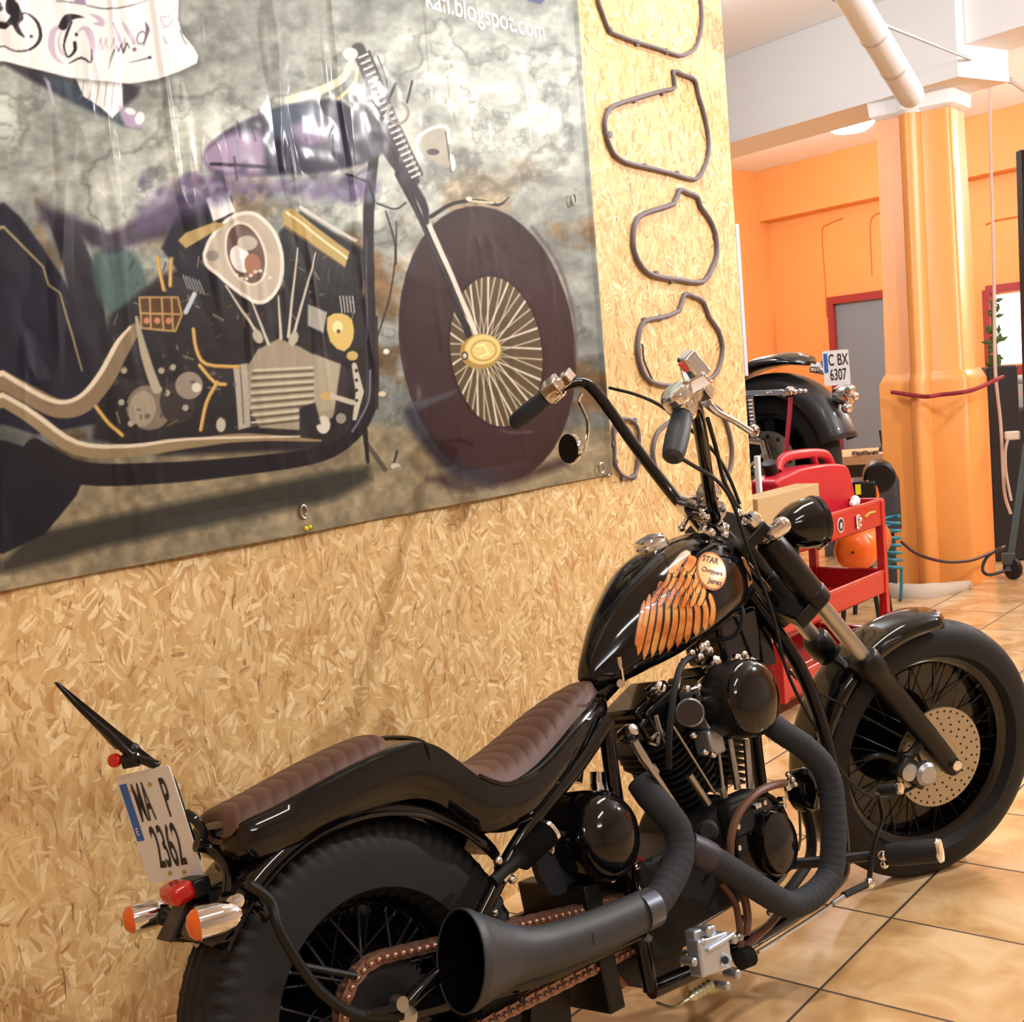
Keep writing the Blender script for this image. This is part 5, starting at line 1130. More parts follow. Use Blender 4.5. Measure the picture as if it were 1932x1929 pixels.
q = MB(); q.tube([Ps[0]+nrm(Ps[0]-Ps[3])*.012, Ps[1]], .0365, 28); q.cyl(b(1215, 1765, .19), b(1225, 1772, .19), .008, 10); q.build('muffler_clamp', mat('clamp_steel', (92, 96, 106), .35, .8), mf)
# black inner shell: the shade inside the flare opening put into its colour
q = MB(); q.tube(Ps[6:], [r_*.94 for r_ in Rs[6:]], 40, caps=False, flat=(1.05, .85), up=W3); q.lathe([(.033, 0), (0, .001)], Ps[7], nrm(Ps[8]-Ps[7]), 30); q.build('muffler_core', mat('bore_shade', (9, 8, 8), 1.0, spec=0), mf)
# ---- rear brake master cylinder, pedal, pegs
mcx = b(1338, 1800, .2); e1_ = nrm(b(1390, 1778, .2)-b(1290, 1812, .2)); e3_ = np.cross(e1_, V); e3_ = e3_ if e3_[2] > 0 else -e3_
q = MB(); q.box(mcx, (.085, .035, .068), (e1_, V, e3_)); q.box(b(1322, 1765, .19), (.06, .03, .03), (e1_, V, e3_)); q.box(b(1360, 1778, .22), (.08, .012, .010), (nrm(b(1385, 1765, .22)-b(1335, 1798, .22)), V, W3))
mc2 = q.build('rear_master_cylinder', mat('silver_block', (190, 198, 210), .35, .8), moto, bevel=.006, seg=3)
q = MB()
for x, y, r in ((1330, 1758, .010), (1378, 1772, .009), (1318, 1778, .007), (1384, 1838, .009), (1302, 1815, .008), (1365, 1860, .008)): c = b(x, y, .205); q.lathe([(r, -.02), (r, .012), (r*.6, .014), (0, .013)], c, V, 14)
q.cyl(b(1368, 1812, .2), b(1368, 1812, .222), .013, 18); build_each(q, 'cylinder_screw', ALU, mc2)
q = MB(); q.cyl(b(1368, 1812, .222), b(1368, 1812, .2235), .007, 14); q.build('sight_hole', INK, mc2)
q = MB(); bo = b(1395, 1812, .2); bo2 = b(1432, 1797, .2); d = nrm(bo2-bo); pr = [(.012, 0)]
for i in range(8): pr += [(.0195, .002+i*.0042), (.0165, .004+i*.0042)]
pr += [(.008, .038)]; q.lathe(pr, bo, d, 20); q.build('bellows', RUB, mc2)
q = MB(); q.tube([b(1430, 1797, .2), b(1520, 1740, .2), b(1590, 1693, .2)], .0038, 8); q.cyl(b(1570, 1707, .2), b(1592, 1692, .2), .006, 10); q.build('brake_rod', STEEL, moto)
cable('brake_rod_boot', [b(1592, 1690, .2), b(1612, 1680, .2), b(1634, 1670, .2)], .008, RUB, sm=3)
q = MB(); q.ball(b(1640, 1667, .2), .012, 10); q.build('rod_end', CHROME, moto)
q = MB(); s0, s1_ = b(1342, 1858, .19), b(1300, 1885, .19); d = nrm(s1_-s0); ln = np.linalg.norm(s1_-s0); pr = [(.004, 0)]
for i in range(5): pr += [(.011, .003+i*ln/5.2), (.0075, .006+i*ln/5.2)]
q.lathe(pr+[(.004, ln)], s0, d, 16); q.tube([s1_, b(1285, 1893, .18), b(1270, 1902, .15), b(1240, 1893, .1)], .003, 8, sm=3); q.build('brake_light_switch', mat('pale_zinc', (200, 204, 180), .35, .9), moto)
# forward controls
q = MB(); a_ = L(1.0, .12, .205); 
bar0 = b(1540, 1628, .13); bar1 = b(1672, 1612, .20)
q.tube([b(1470, 1632, .10), b(1540, 1627, .13), b(1640, 1615, .19)], .012, 10, sm=3); q.tube([b(1646, 1612, .2), b(1642, 1640, .2), b(1640, 1668, .2)], .006, 8); pb = q.build('forward_control_mount', SATIN, moto)
P1, P2 = b(1672, 1614, .2), b(1672, 1614, .2)+V*.105+U*.045
q = MB(); pr = [(.012, 0)]; d = nrm(P2-P1); ln = np.linalg.norm(P2-P1)
pr += [(.024, .004), (.0255, .03), (.0255, ln-.02), (.0245, ln-.004)]; q.lathe(pr, P1, d, 24); pg = q.build('foot_peg', RUB, moto)
q = MB(); q.lathe([(.025, 0), (.027, .003), (.024, .009), (0, .012)], P1+d*(ln-.004), d, 24); q.ball(P1-d*.006, .012, 10); q.ball(P1-d*.008-W3*.02, .009, 8); build_each(q, 'peg_end_cap', CHROME, pg)
q = MB(); q.tube([b(1645, 1612, .20), b(1652, 1580, .205), b(1664, 1545, .21), b(1658, 1510, .215), b(1655, 1498, .22)], [.008, .007, .007, .007], 10, sm=4, flat=(1, .6)); bp_ = q.build('brake_pedal', SATIN, moto)
q = MB(); t0 = b(1658, 1491, .21); t1 = t0+V*.042+U*.01; q.cyl(t0, t1, .0115, 16); q.build('pedal_rubber', RUB, bp_)
q = MB(); q.lathe([(.0125, 0), (.0135, .003), (.0125, .009), (0, .011)], t1, nrm(t1-t0), 16); q.build('pedal_end_cap', CHROME, bp_)
# left foot peg and side stand (far side)
q = MB(); q.tube([L(.9, -.11, .15), L(.92, -.17, .09), L(.93, -.215, .055)], .010, 10); q.box(L(.935, -.22, .052), (.05, .04, .008), (U, V, W3)); q.build('side_stand', SATIN, moto)
q = MB(); q.cyl(L(1.08, -.14, .21), L(1.10, -.25, .21), .024, 20); q.build('foot_peg', RUB, moto)
q = MB(); q.box(L(.75, -.13, .26), (.5, .07, .15), (U, V, W3)); q.build('primary_cover', SATIN, moto, bevel=.03, seg=4)
# ---- tail: plate, mast, lamp, signals
best = None
for dvv in np.linspace(.02, .2, 37):
    cand = [b(220, 1468, -.012-dvv), b(318, 1441, -.012), b(385, 1655, -.012), b(278, 1666, -.012-dvv)]
    e_ = abs(nrm(cand[1]-cand[0])@nrm(cand[0]-cand[3]))+abs(nrm(cand[2]-cand[3])@nrm(cand[1]-cand[2]))
    if best is None or e_ < best[0]: best = (e_, cand)
pc = best[1]
# plate plane built square from the traced corners
ctr = sum(pc)/4; px_ax = nrm((pc[1]-pc[0])+(pc[2]-pc[3])); pz_ax = (pc[0]-pc[3])+(pc[1]-pc[2]); pz_ax = nrm(pz_ax-px_ax*(pz_ax@px_ax)); pn = np.cross(px_ax, pz_ax)
camd = nrm(np.array(MI.to_3x3() @ Vector(CO-Wd(ctr)))); 
if pn@camd < 0: pn = -pn
pw = (np.linalg.norm(pc[1]-pc[0])+np.linalg.norm(pc[2]-pc[3]))/2; ph = (np.linalg.norm(pc[0]-pc[3])+np.linalg.norm(pc[1]-pc[2]))/2
def rrect(c, X, Y, w_, h_, r, n=5):
    p = []
    for (sx, sy, a0) in ((1, 1, 0), (-1, 1, 90), (-1, -1, 180), (1, -1, 270)):
        for i in range(n+1): a_ = math.radians(a0+90*i/n); p.append(c+X*(sx*(w_/2-r)+r*math.cos(a_))+Y*(sy*(h_/2-r)+r*math.sin(a_)))
    return p
q = MB(); q.prism(rrect(ctr, px_ax, pz_ax, pw, ph, .007), -pn*.002); pl = q.build('license_plate', WHITE, moto, bevel=.0006)
pl['label'] = 'white plate reading MA P 2362'
def plp(x, y, l=0): return ctr+px_ax*x*pw/2+pz_ax*y*ph/2+pn*l
q = MB(); q.prism([plp(-.93, .84, .0006), plp(-.66, .84, .0006), plp(-.66, -.22, .0006), plp(-.93, -.22, .0006)], -pn*.0005); q.build('blue_band', BLUE, pl)
textmesh('plate_lettering', 'MA', INK, plp(-.26, .42), px_ax, pz_ax, ph*.50, pl, .30, .0012, bold=.01)
textmesh('plate_lettering', 'P', INK, plp(.60, .42), px_ax, pz_ax, ph*.50, pl, .36, .0012, bold=.01)
textmesh('plate_lettering', '2362', INK, plp(.10, -.42), px_ax, pz_ax, ph*.54, pl, .36, .0012, bold=.01)
textmesh('plate_lettering', 'E', mat('white_print', (248, 250, 252), .35), plp(-.80, -.05), px_ax, pz_ax, ph*.09, pl, .9, .0012)
q = MB()
for x, y in ((-.52, .70), (.18, .74), (.38, -.88), (-.12, -.86)): q.lathe([(.0035, 0), (.0035, .002), (0, .003)], plp(x, y, .0008), pn, 10)
build_each(q, 'plate_screw', mat('brass_screw', (200, 165, 80), .3, .9), pl)
q = MB(); back = [ctr-pn*.012]; q.prism(rrect(ctr-pn*.004, px_ax, pz_ax, pw*.86, ph*.8, .012), -pn*.01); q.build('plate_bracket', SATIN, moto, bevel=.002)
q = MB(); q.tube([plp(.9, .1, -.008), plp(1.08, -.05, -.012), plp(1.16, -.3, -.014), b(375, 1600, .0)], .008, 10, sm=4); q.tube([b(370, 1595, .0), b(395, 1600, .0), b(420, 1622, .02), b(432, 1650, .04), b(430, 1690, .06)], .011, 12, sm=4)
q.tube([b(385, 1665, -.05), b(410, 1668, .0), b(440, 1668, .05), b(468, 1668, .10)], .007, 10, sm=3); q.tube([b(410, 1690, -.02), b(440, 1720, .04), b(470, 1700, .08), b(505, 1735, .11)], .009, 10, sm=3); q.build('tail_bracket', GLOSS, moto)
# far mirror / upright spike above the plate
sp = [b(106, 1289, -.10), b(150, 1335, -.10), b(205, 1385, -.09), b(250, 1425, -.075), b(300, 1445, -.05)]
q = MB(); q.prism([b(104, 1287, -.10), b(112, 1288, -.10), b(222, 1378, -.085), b(304, 1442, -.055), b(285, 1450, -.055), b(258, 1425, -.07), b(240, 1405, -.08), b(222, 1415, -.085), b(212, 1405, -.09)], -V*.01); q.tube(sp, [.003, .006, .008, .008], 8, sm=3); q.build('rear_rail', GLOSS, moto, bevel=.001)
q = MB(); q.cyl(b(232, 1438, -.085), b(262, 1432, -.07), .012, 12); q.ball(b(250, 1415, -.08), .012, 8); q.build('rail_clamp', SATIN, moto)
q = MB(); q.lathe([(.0, .008), (.011, .005), (.012, 0), (.010, -.006)], b(217, 1435, -.09), nrm(-U*.8+V*.5), 16); q.build('reflector', REDL, moto)
tl = b(335, 1685, -.02); q = MB(); q.box(tl, (.04, .06, .032), (nrm(U+W3*.2), V, nrm(W3-U*.2))); q.build('tail_lamp', REDL, moto, bevel=.010, seg=3)
q = MB(); q.box(tl+U*.03, (.03, .06, .03), (U, V, W3)); q.tube([tl+U*.03, b(410, 1690, .0)], .012, 8); q.build('tail_lamp_base', SATIN, moto, bevel=.004)
sax = -nrm(b(455, 1722, .13)-b(375, 1748, .13)+V*.022)
sg = signal('turn_signal', b(418, 1733, .13), sax, 1.05, moto)
q = MB(); q.cyl(b(440, 1705, .13), b(452, 1715, .10), .012, 14); q.lathe([(.008, 0), (.011, .003), (.011, .010), (.006, .012)], b(443, 1700, .13), V, 16); q.tube([b(445, 1712, .12), b(448, 1705, .06)], .007, 8); q.build('signal_stem', CHROME, sg)
sg = signal('turn_signal', b(290, 1725, -.12), sax, 1.0, moto)
q = MB(); q.ball(b(308, 1732, -.10), .013, 10); q.tube([b(308, 1732, -.10), b(345, 1728, -.06), b(370, 1715, -.02)], .009, 8); q.build('signal_stem', SATIN, sg)
q = MB(); q.prism([b(360, 1690, -.03), b(395, 1668, -.03), b(440, 1700, -.03), b(430, 1780, -.03), b(318, 1778, -.03)], -V*.05+U*.0); q.build('mud_flap', mat('smoked_flap', (46, 38, 30), .5), moto, bevel=.002)
q = MB(); q.ball(b(373, 1782, .0), .006, 8); q.build('flap_bolt', STEEL, moto)
# wheel contact: far side swing pieces
q = MB(); q.box(L(.30, -.115, .29), (.5, .02, .05), (U, V, W3)); q.box(L(.47, .0, .26), (.04, .2, .24), (U, V, W3)); build_each(q, 'swing_plate', SATIN, moto, bevel=.004)
q = MB(); q.prism([b(1002, 1830, .03), b(1070, 1818, .03), b(1080, 1929, .03), b(1084, 1990, .03), b(1000, 1990, .03)], -V*.05); q.cyl(b(985, 1888, .12), b(985, 1888, .135), .006, 10); q.prism([b(x, y, .02) for x, y in ((1150, 1795), (1250, 1765), (1290, 1780), (1285, 1835), (1232, 1868), (1190, 1862), (1160, 1830))], -V*.06); build_each(q, 'lower_engine_plate', SATIN, moto, bevel=.003)
# ------------------------------------------------------------------ second motorcycle, on the lift behind
def plane2(hd, left, base):
    def f(px, py, off): return onP(px, py, base-left*off, left)
    return f
h2_ = nrm(np.array([.156, .988, 0])); n2_ = np.array([-h2_[1], h2_[0], 0])       # n2 points towards the camera side
WC = at(1470, 868, 5.6); bk2 = empty('motorcycle', (WC[0], WC[1], WC[2]-.31)); tag(bk2, 'second dark motorcycle on a lift, plate C BX 6307, cut off by the chipboard edge', 'motorcycle')
def K2(o):
    o.parent = bk2; o.matrix_parent_inverse = Matrix.Translation(-Vector(bk2.location)); return o
def c2(px, py, off=0.): return onP(px, py, WC+n2_*off, n2_)
q = MB(); pr = []
for t_ in np.linspace(-1, 1, 21): pr.append((.215+(.305-.215)*max(0, math.cos(t_*math.pi/2))**.5, .072*math.sin(t_*math.pi/2)))
q.lathe([(.205, -.05)]+pr+[(.205, .05), (.205, -.05)], WC, n2_, 72, ref=Z3); w2 = K2(q.build('rear_wheel', RUB)); w2['label'] = 'black tyre'
q = MB(); q.lathe([(.19, -.05), (.207, -.05), (.207, .05), (.19, .05), (.185, 0), (.19, -.05)], WC, n2_, 60, ref=Z3)
for i in range(9):
    a_ = 2*math.pi*i/9; e = h2_*math.cos(a_)+Z3*math.sin(a_); e2 = -h2_*math.sin(a_)+Z3*math.cos(a_); q.prism([WC+e*.05+e2*.02, WC+e*.19+e2*.03, WC+e*.19-e2*.03, WC+e*.05-e2*.02], n2_*.02)
q.lathe([(0, -.06), (.06, -.06), (.06, .06), (0, .06)], WC, n2_, 30)
o = q.build('cast_rim', mat('cast_rim', (30, 30, 32), .4, .6)); o.parent = w2; 
q = MB(); q.lathe([(.07, 0), (.135, 0), (.135, .006), (.07, .006), (.07, 0)], WC+n2_*.07, n2_, 50)
for i in range(12): a_ = 2*math.pi*i/12; e = h2_*math.cos(a_)+Z3*math.sin(a_); q.cyl(WC+n2_*.076+e*.11, WC+n2_*.077+e*.11, .010, 10, mi=1)
o = q.build('brake_disc', [mat('old_disc', (150, 142, 130), .45, .8), INK]); o.parent = w2
# fender: deep valanced arc over the wheel
rings = []
for i in range(41):
    a_ = math.radians(168)+(math.radians(14)-math.radians(168))*i/40; er = -h2_*math.cos(a_)*1+Z3*math.sin(a_); r_ = []
    for t_ in np.linspace(-1, 1, 13): r_.append(WC+er*(.385-.09*abs(t_)**2.5)+n2_*.10*math.sin(t_*math.pi/2))
    rings.append(r_)
q = MB(); q.loft(rings, closed=False, caps=False); K2(q.build('rear_fender', mat('fender_grey_black', (30, 30, 33), .42, coat=.15), solid=.004, ang=60))
q = MB(); sp2 = [c2(1385, 720, 0), c2(1415, 698, 0), c2(1450, 684, 0), c2(1490, 678, 0), c2(1515, 680, 0), c2(1528, 686, 0)]
q.tube(sp2, [.10, .12, .13, .12, .10, .05], 20, sm=4, flat=(.22, 1.0), up=Z3); st2 = K2(q.build('seat', mat('seat_vinyl', (16, 16, 18), .3, coat=.3)))
q = MB(); q.tube([p+Z3*.022 for p in sp2[:-1]], .008, 8, sm=4, flat=(.5, 1)); q.tube([c2(1418, 689, .10), c2(1452, 675, .11), c2(1495, 668, .11), c2(1526, 674, .08)], .006, 8, sm=4); o = q.build('seat_trim', CHROME); o.parent = st2
q = MB(); q.box((c2(1405, 742, .12)+c2(1490, 740, .12))/2, (np.linalg.norm(c2(1490, 740, .12)-c2(1395, 742, .12)), .02, .025), (nrm(c2(1490, 740, .12)-c2(1395, 742, .12)), n2_, Z3)); sr_ = K2(q.build('fender_rail', CHROME, bevel=.004))
q = MB()
for x, y, r in ((1490, 738, .024), (1482, 742, .018), (1500, 740, .014), (1510, 738, .012), (1519, 738, .010), (1448, 742, .008)): c = c2(x, y, .14); q.ball(c, r, 10)
build_each(q, 'chrome_stud', CHROME, sr_)
p2c = at(1578, 694, 5.28); vv = nrm(np.array([ray(1578, 694)[0], ray(1578, 694)[1], 0])); px2 = nrm(np.cross(vv, Z3)); px2 = px2 if px2@CR > 0 else -px2
tilt = math.radians(2.5); X2 = px2*math.cos(tilt)-Z3*math.sin(tilt)*.0; Y2 = nrm(Z3*1.0-px2*.02); pn2 = -nrm(np.cross(X2, Y2)) if np.cross(X2, Y2)@vv > 0 else nrm(np.cross(X2, Y2))
pw2, ph2 = 48*5.28/FPX, 66*5.28/FPX
q = MB(); q.prism(rrect(p2c, X2, Y2, pw2, ph2, .008), -pn2*.003); l2 = K2(q.build('license_plate', WHITE)); l2['label'] = 'white plate reading C BX 6307'
def p2(x, y, l): return p2c+X2*x*pw2/2+Y2*y*ph2/2+pn2*l
def LK(o): o.parent = l2; return o
q = MB(); q.prism([p2(-.92, .84, .0008), p2(-.62, .84, .0008), p2(-.62, -.25, .0008), p2(-.92, -.25, .0008)], -pn2*.0006); LK(q.build('blue_band', BLUE))
for s_, x, y, w_ in (('C', -.35, .42, .5), ('BX', .52, .42, .52), ('6307', .10, -.42, .50)): LK(textmesh('plate_lettering', s_, INK, p2(x, y, 0), X2, Y2, ph2*.46, None, w_, .0016, bold=.01))
q = MB(); q.ball(c2(1545, 692, -.02), .018, 10); q.ball(c2(1556, 684, -.02), .018, 10); q.tube([c2(1530, 694, 0), c2(1560, 700, -.02)], .02, 10); q.ball(c2(1552, 700, .02), .014, 8); build_each(q, 'rear_bracket', CHROME, None)
for o in [x for x in bpy.data.objects if x.name.startswith('rear_bracket')]: K2(o)
q = MB(); q.lathe([(0, -.05), (.03, -.045), (.042, -.02), (.045, .02), (.04, .03), (0, .032)], c2(1594, 745, -.02), nrm(-h2_*1.0-n2_*.2), 24); lm_ = K2(q.build('tail_lamp', CHROME))
q = MB(); q.ball(c2(1604, 735, .03), .022, 10); q.ball(c2(1612, 748, -.02), .02, 10); q.ball(c2(1598, 770, .0), .024, 10); build_each(q, 'turn_signal', CHROME, lm_)
q = MB(); q.tube([c2(1492, 750, .15), c2(1488, 800, .15), c2(1483, 850, .15), c2(1476, 905, .14)], .018, 8, flat=(1, .25), sm=3, up=n2_); ls = tag(q.build('lashing_strap', mat('maroon_strap', (118, 26, 44), .6)), 'dark red strap hanging down over the rear wheel of the second motorcycle', 'strap')
q = MB(); d_ = nrm(c2(1424, 812, .12)-c2(1417, 745, .12)); pr = []
for i in range(9): pr += [(.024, i*.017), (.016, i*.017+.008)]
q.lathe(pr, c2(1417, 748, .12), d_, 16); sh2 = K2(q.build('shock_absorber', CHROME, ang=70))
q = MB(); q.ball(c2(1425, 812, .14), .034, 12); q.tube([c2(1405, 830, .14), c2(1440, 835, .14), c2(1450, 870, .14)], .02, 10); q.tube([c2(1415, 880, .14), c2(1440, 858, .14), c2(1444, 845, .14)], .010, 8); q.build('caliper', CHROME, None)
K2(bpy.data.objects['caliper'])
q = MB(); q.box(c2(1420, 860, .10), (.14, .05, .12), (h2_, n2_, Z3)); K2(q.build('swingarm', SATIN, bevel=.01))
q = MB(); q.tube([c2(1422, 880, .2), c2(1432, 905, .2), c2(1455, 922, .2), c2(1480, 926, .2)], .006, 8, sm=3); q.tube([c2(1420, 935, .2), c2(1450, 922, .2), c2(1475, 910, .2)], .006, 8); q.tube([c2(1425, 905, .19), c2(1436, 926, .2)], .006, 8); K2(q.build('pale_rods', STEEL))  # loose pale rods, attached to the second motorcycle as one piece
G2 = 1.1; ls.scale = (G2, G2, G2); ls.location = tuple(CO*(1-G2)); bk2.scale = (G2, G2, G2); o2 = np.array(bk2.location); bk2.location = tuple(CO+(o2-CO)*G2)      # its real size, a step further back
WC0 = WC; WC = CO+(WC-CO)*G2
# lift platform under it
fz = WC[2]-.305*G2
lc_ = c2(1440, 960, 0); q = MB(); cc = WC+h2_*.5; cc = np.array([cc[0], cc[1], fz-.03]); q.box(cc, (1.2, .5, .05), (h2_, n2_, Z3)); lf = q.build('lift_table', mat('lift_grey', (120, 112, 104), .5), bevel=.004)
tag(lf, 'grey lift table carrying the second motorcycle behind the chipboard edge', 'lift table')
q = MB()
for s_ in (-1, 1): q.box(np.array([cc[0], cc[1], (fz-.055)/2])+h2_*s_*.4, (.06, .4, fz-.055), (h2_, n2_, Z3))
for o in build_each(q, 'lift_leg', mat('lift_leg', (60, 62, 66), .5)): o.parent = lf
hx = nrm(np.cross(Z3, ray(1478, 972)*np.array([1, 1, 0]))); hx = hx if hx@CR > 0 else -hx
# ------------------------------------------------------------------ red tool trolley
ZT = .72; PR_, PL_ = onZ(1666, 943, ZT), onZ(1561, 975, ZT); tx = nrm(PR_-PL_); ty = np.cross(Z3, tx); ty = ty if ty@CF > 0 else -ty
PR2 = PR_; TL, TW = 1.0, .34; tc_ = PR2-tx*TL/2+ty*TW/2
cart = empty('tool_trolley', (float(tc_[0]), float(tc_[1]), 0)); tag(cart, 'red metal three tier tool trolley standing behind the headlamp', 'trolley')
def CK(o): o.parent = cart; o.matrix_parent_inverse = Matrix.Translation(-Vector(cart.location)); return o
def tray(zt, dp, name):
    q = MB(); t_ = .012; c = np.array([tc_[0], tc_[1], 0])
    q.box(c+Z3*(zt-dp+t_/2), (TL, TW, t_), (tx, ty, Z3))
    for s_ in (1, -1):
        q.box(c+ty*s_*(TW/2-t_/2)+Z3*(zt-dp/2), (TL, t_, dp), (tx, ty, Z3)); q.box(c+tx*s_*(TL/2-t_/2)+Z3*(zt-dp/2), (t_, TW-.02, dp-.002), (tx, ty, Z3))
        q.cyl(c+ty*s_*(TW/2-t_/2)-tx*TL/2+Z3*zt, c+ty*s_*(TW/2-t_/2)+tx*TL/2+Z3*zt, .009, 10); q.cyl(c+tx*s_*(TL/2-t_/2)-ty*TW/2+Z3*zt, c+tx*s_*(TL/2-t_/2)+ty*TW/2+Z3*zt, .009, 10)
    return CK(q.build(name, RED, bevel=.002))
tr1 = tray(ZT, .105, 'tray'); tr2 = tray(.415, .09, 'tray'); tr3 = tray(.16, .08, 'tray')
for sx in (1, -1):
    for sy in (1, -1):
        q = MB(); c = np.array([tc_[0], tc_[1], 0])+tx*sx*(TL/2-.012)+ty*sy*(TW/2-.012); q.box(c+Z3*(.08+(ZT-.08)/2), (.034, .034, ZT-.08), (tx, ty, Z3)); lg = CK(q.build('leg', RED, bevel=.002))
        q = MB(); q.lathe([(.0, -.012), (.03, -.012), (.034, -.008), (.034, .008), (.03, .012), (0, .012)], c+Z3*.034, ty, 20); q.box(c+Z3*.065, (.03, .036, .035), (tx, ty, Z3)); o = q.build('caster', RUB); o.parent = lg; o.matrix_parent_inverse = lg.matrix_parent_inverse
fp_ = np.array([tc_[0], tc_[1], 0])-ty*(TW/2+.0015)
def facept(px, py): return onP(px, py, fp_, ty)
sc_ = facept(1586, 991); q = MB(); q.lathe([(.030, 0), (.030, .0012), (0, .0014)], sc_, -ty, 28, ref=Z3); sk_ = CK(q.build('sticker', WHITE))
q = MB(); q.lathe([(.025, 0), (.025, .0022), (0, .0022)], sc_, -ty, 28); o = q.build('sticker_ring', INK, None); CK(o); 
q = MB(); q.prism([sc_-ty*.003+tx*x*.001+Z3*y*.001 for x, y in ((-9, -16), (-11, 2), (-4, 12), (0, 8), (4, 12), (11, 4), (7, -6), (9, -16), (2, -10))], -ty*.0004); CK(q.build('sticker_emblem', mat('pink_print', (226, 196, 200), .5)))
q = MB(); lc2 = facept(1617, 985); q.box(lc2-ty*.006, (.03, .012, .06), (tx, ty, Z3)); q.ball(lc2-ty*.014+Z3*.01, .010, 10); q.ball(lc2-ty*.014-Z3*.014, .007, 10); CK(q.build('latch', CHROME, bevel=.006))
q = MB(); q.tube([facept(1631, 976)-ty*.002, facept(1640, 968)-ty*.002, facept(1650, 966)-ty*.002], .005, 8); CK(q.build('yellow_mark', mat('brass_mark', (190, 150, 40), .5)))
# white rag lump and papers on the rim
q = MB(); q.ball(facept(1618, 945)+ty*.01, .020, 10, sc=1.1); q.ball(facept(1613, 950)+ty*.01, .014, 8); tag(q.build('rag', mat('white_rag', (236, 236, 236), .9)), 'small white rag lying on the red trolley rim', 'rag')
q = MB(); c = at(1455, 1235, 4.6); q.box(np.array([tc_[0], tc_[1], .344])-tx*.24, (.28, .3, .008), (tx, ty, Z3)); tag(q.build('paper', mat('cream_paper', (232, 222, 210), .8)), 'pale sheet lying on the lower tray of the red trolley', 'paper')
# ------------------------------------------------------------------ red fuel can on the trolley
y0_ = tc_[1]-TW/2
q = MB(); ba, bb_ = onY(1432, 942, y0_+.02), onY(1549, 944, y0_+.02); zb = ZT-.105+.013; q.box(((ba[0]+bb_[0])/2, y0_+.075, (ba[2]+zb)/2), (bb_[0]-ba[0], .10, ba[2]-zb)); tag(q.build('cardboard_box', mat('cardboard', (182, 152, 108), .8), bevel=.003), 'brown cardboard box on the red trolley just behind the black headlamp', 'box')
cn = np.array([0, 1.0, 0])
def cp3(px, py, off=0.):
    p = onY(px, py, y0_+.145); return p+cn*off
def CKm(pts): return [cp3(x, y) for x, y in pts]
body = smooth_path([np.array(p, float) for p in ((1468, 925), (1466, 912), (1472, 903), (1495, 893), (1515, 884), (1560, 876), (1590, 876), (1602, 884), (1608, 905), (1614, 935), (1617, 962), (1606, 972), (1540, 986), (1478, 990), (1470, 965))], 3, True)
can = empty('fuel_can', tuple(map(float, cp3(1542, 990)+cn*.075))); tag(can, 'red plastic fuel can standing on top of the red trolley', 'fuel can')
def FK(o): o.parent = can; o.matrix_parent_inverse = Matrix.Translation(-Vector(can.location)); return o
CAN = mat('red_plastic', (186, 22, 44), .42, coat=.1)
q = MB(); q.prism([cp3(x, y) for x, y in body], cn*.12); FK(q.build('body', CAN, bevel=.018, seg=4))
q = MB(); q.tube([cp3(1500, 888, .075), cp3(1504, 872, .075), cp3(1516, 861, .075), cp3(1550, 855, .075), cp3(1580, 855, .075), cp3(1592, 862, .075), cp3(1600, 882, .075)], [.018, .017, .016, .016, .016, .018, .02], 14, sm=4, flat=(1, 1.3)); q.tube([cp3(1566, 858, .075), cp3(1572, 880, .075)], .012, 10); FK(q.build('handle', CAN))
q = MB(); q.cyl(cp3(1488, 892, .075), cp3(1482, 872, .075), .030, 20); FK(q.build('cap', SATIN, bevel=.004))
# ------------------------------------------------------------------ compressor behind
cpd = 6.2; cc = at(1613, 1040, cpd); comp = empty('air_compressor', (float(cc[0]), float(cc[1]), 0)); tag(comp, 'air compressor with round orange tank seen through the red trolley', 'compressor')
def PK(o): o.parent = comp; o.matrix_parent_inverse = Matrix.Translation(-Vector(comp.location)); return o
q = MB(); ax = nrm(vv*.93+hx*.2); q.lathe([(0, -.045), (.05, -.042), (.088, -.025), (.103, 0), (.105, .03), (.105, .42), (.09, .45), (0, .47)], cc, ax, 36, ref=Z3); tk = PK(q.build('air_tank', mat('orange_tank', (238, 104, 24), .35, coat=.4)))
q = MB(); q.ball(cc-ax*.046, .007, 8); PK(q.build('drain_plug', IRON))
q = MB(); m0 = at(1630, 935, cpd); q.box(m0+vv*.12, (.12, .25, .14), (hx, vv, Z3)); q.lathe([(0, 0), (.075, .0), (.08, .03), (.08, .2), (0, .21)], at(1660, 902, cpd), vv, 24); PK(q.build('motor', SATIN, bevel=.01))
q = MB(); q.box(at(1619, 924, cpd-.02), (.026, .006, .05), (hx, vv, Z3)); PK(q.build('yellow_label', mat('yellow_label', (226, 216, 20), .5)))
q = MB(); q.tube([at(1634, 910, cpd), at(1648, 916, cpd), at(1654, 934, cpd), at(1652, 950, cpd)], .012, 10, sm=4); PK(q.build('orange_hose', mat('orange_tank', (238, 104, 24), .35)))
q = MB(); fz0 = cc.copy(); 
for s_ in (-1, 1): q.cyl(np.array([cc[0], cc[1], cc[2]-.09])+hx*s_*.06+ax*.06, np.array([cc[0], cc[1], .0])+hx*s_*.09+ax*.06, .012, 10); q.cyl(np.array([cc[0], cc[1], cc[2]-.09])+hx*s_*.06+ax*.36, np.array([cc[0], cc[1], .0])+hx*s_*.09+ax*.36, .012, 10)
for s_, l_ in enumerate(split_mb(q)): PK(l_.build('leg', IRON))
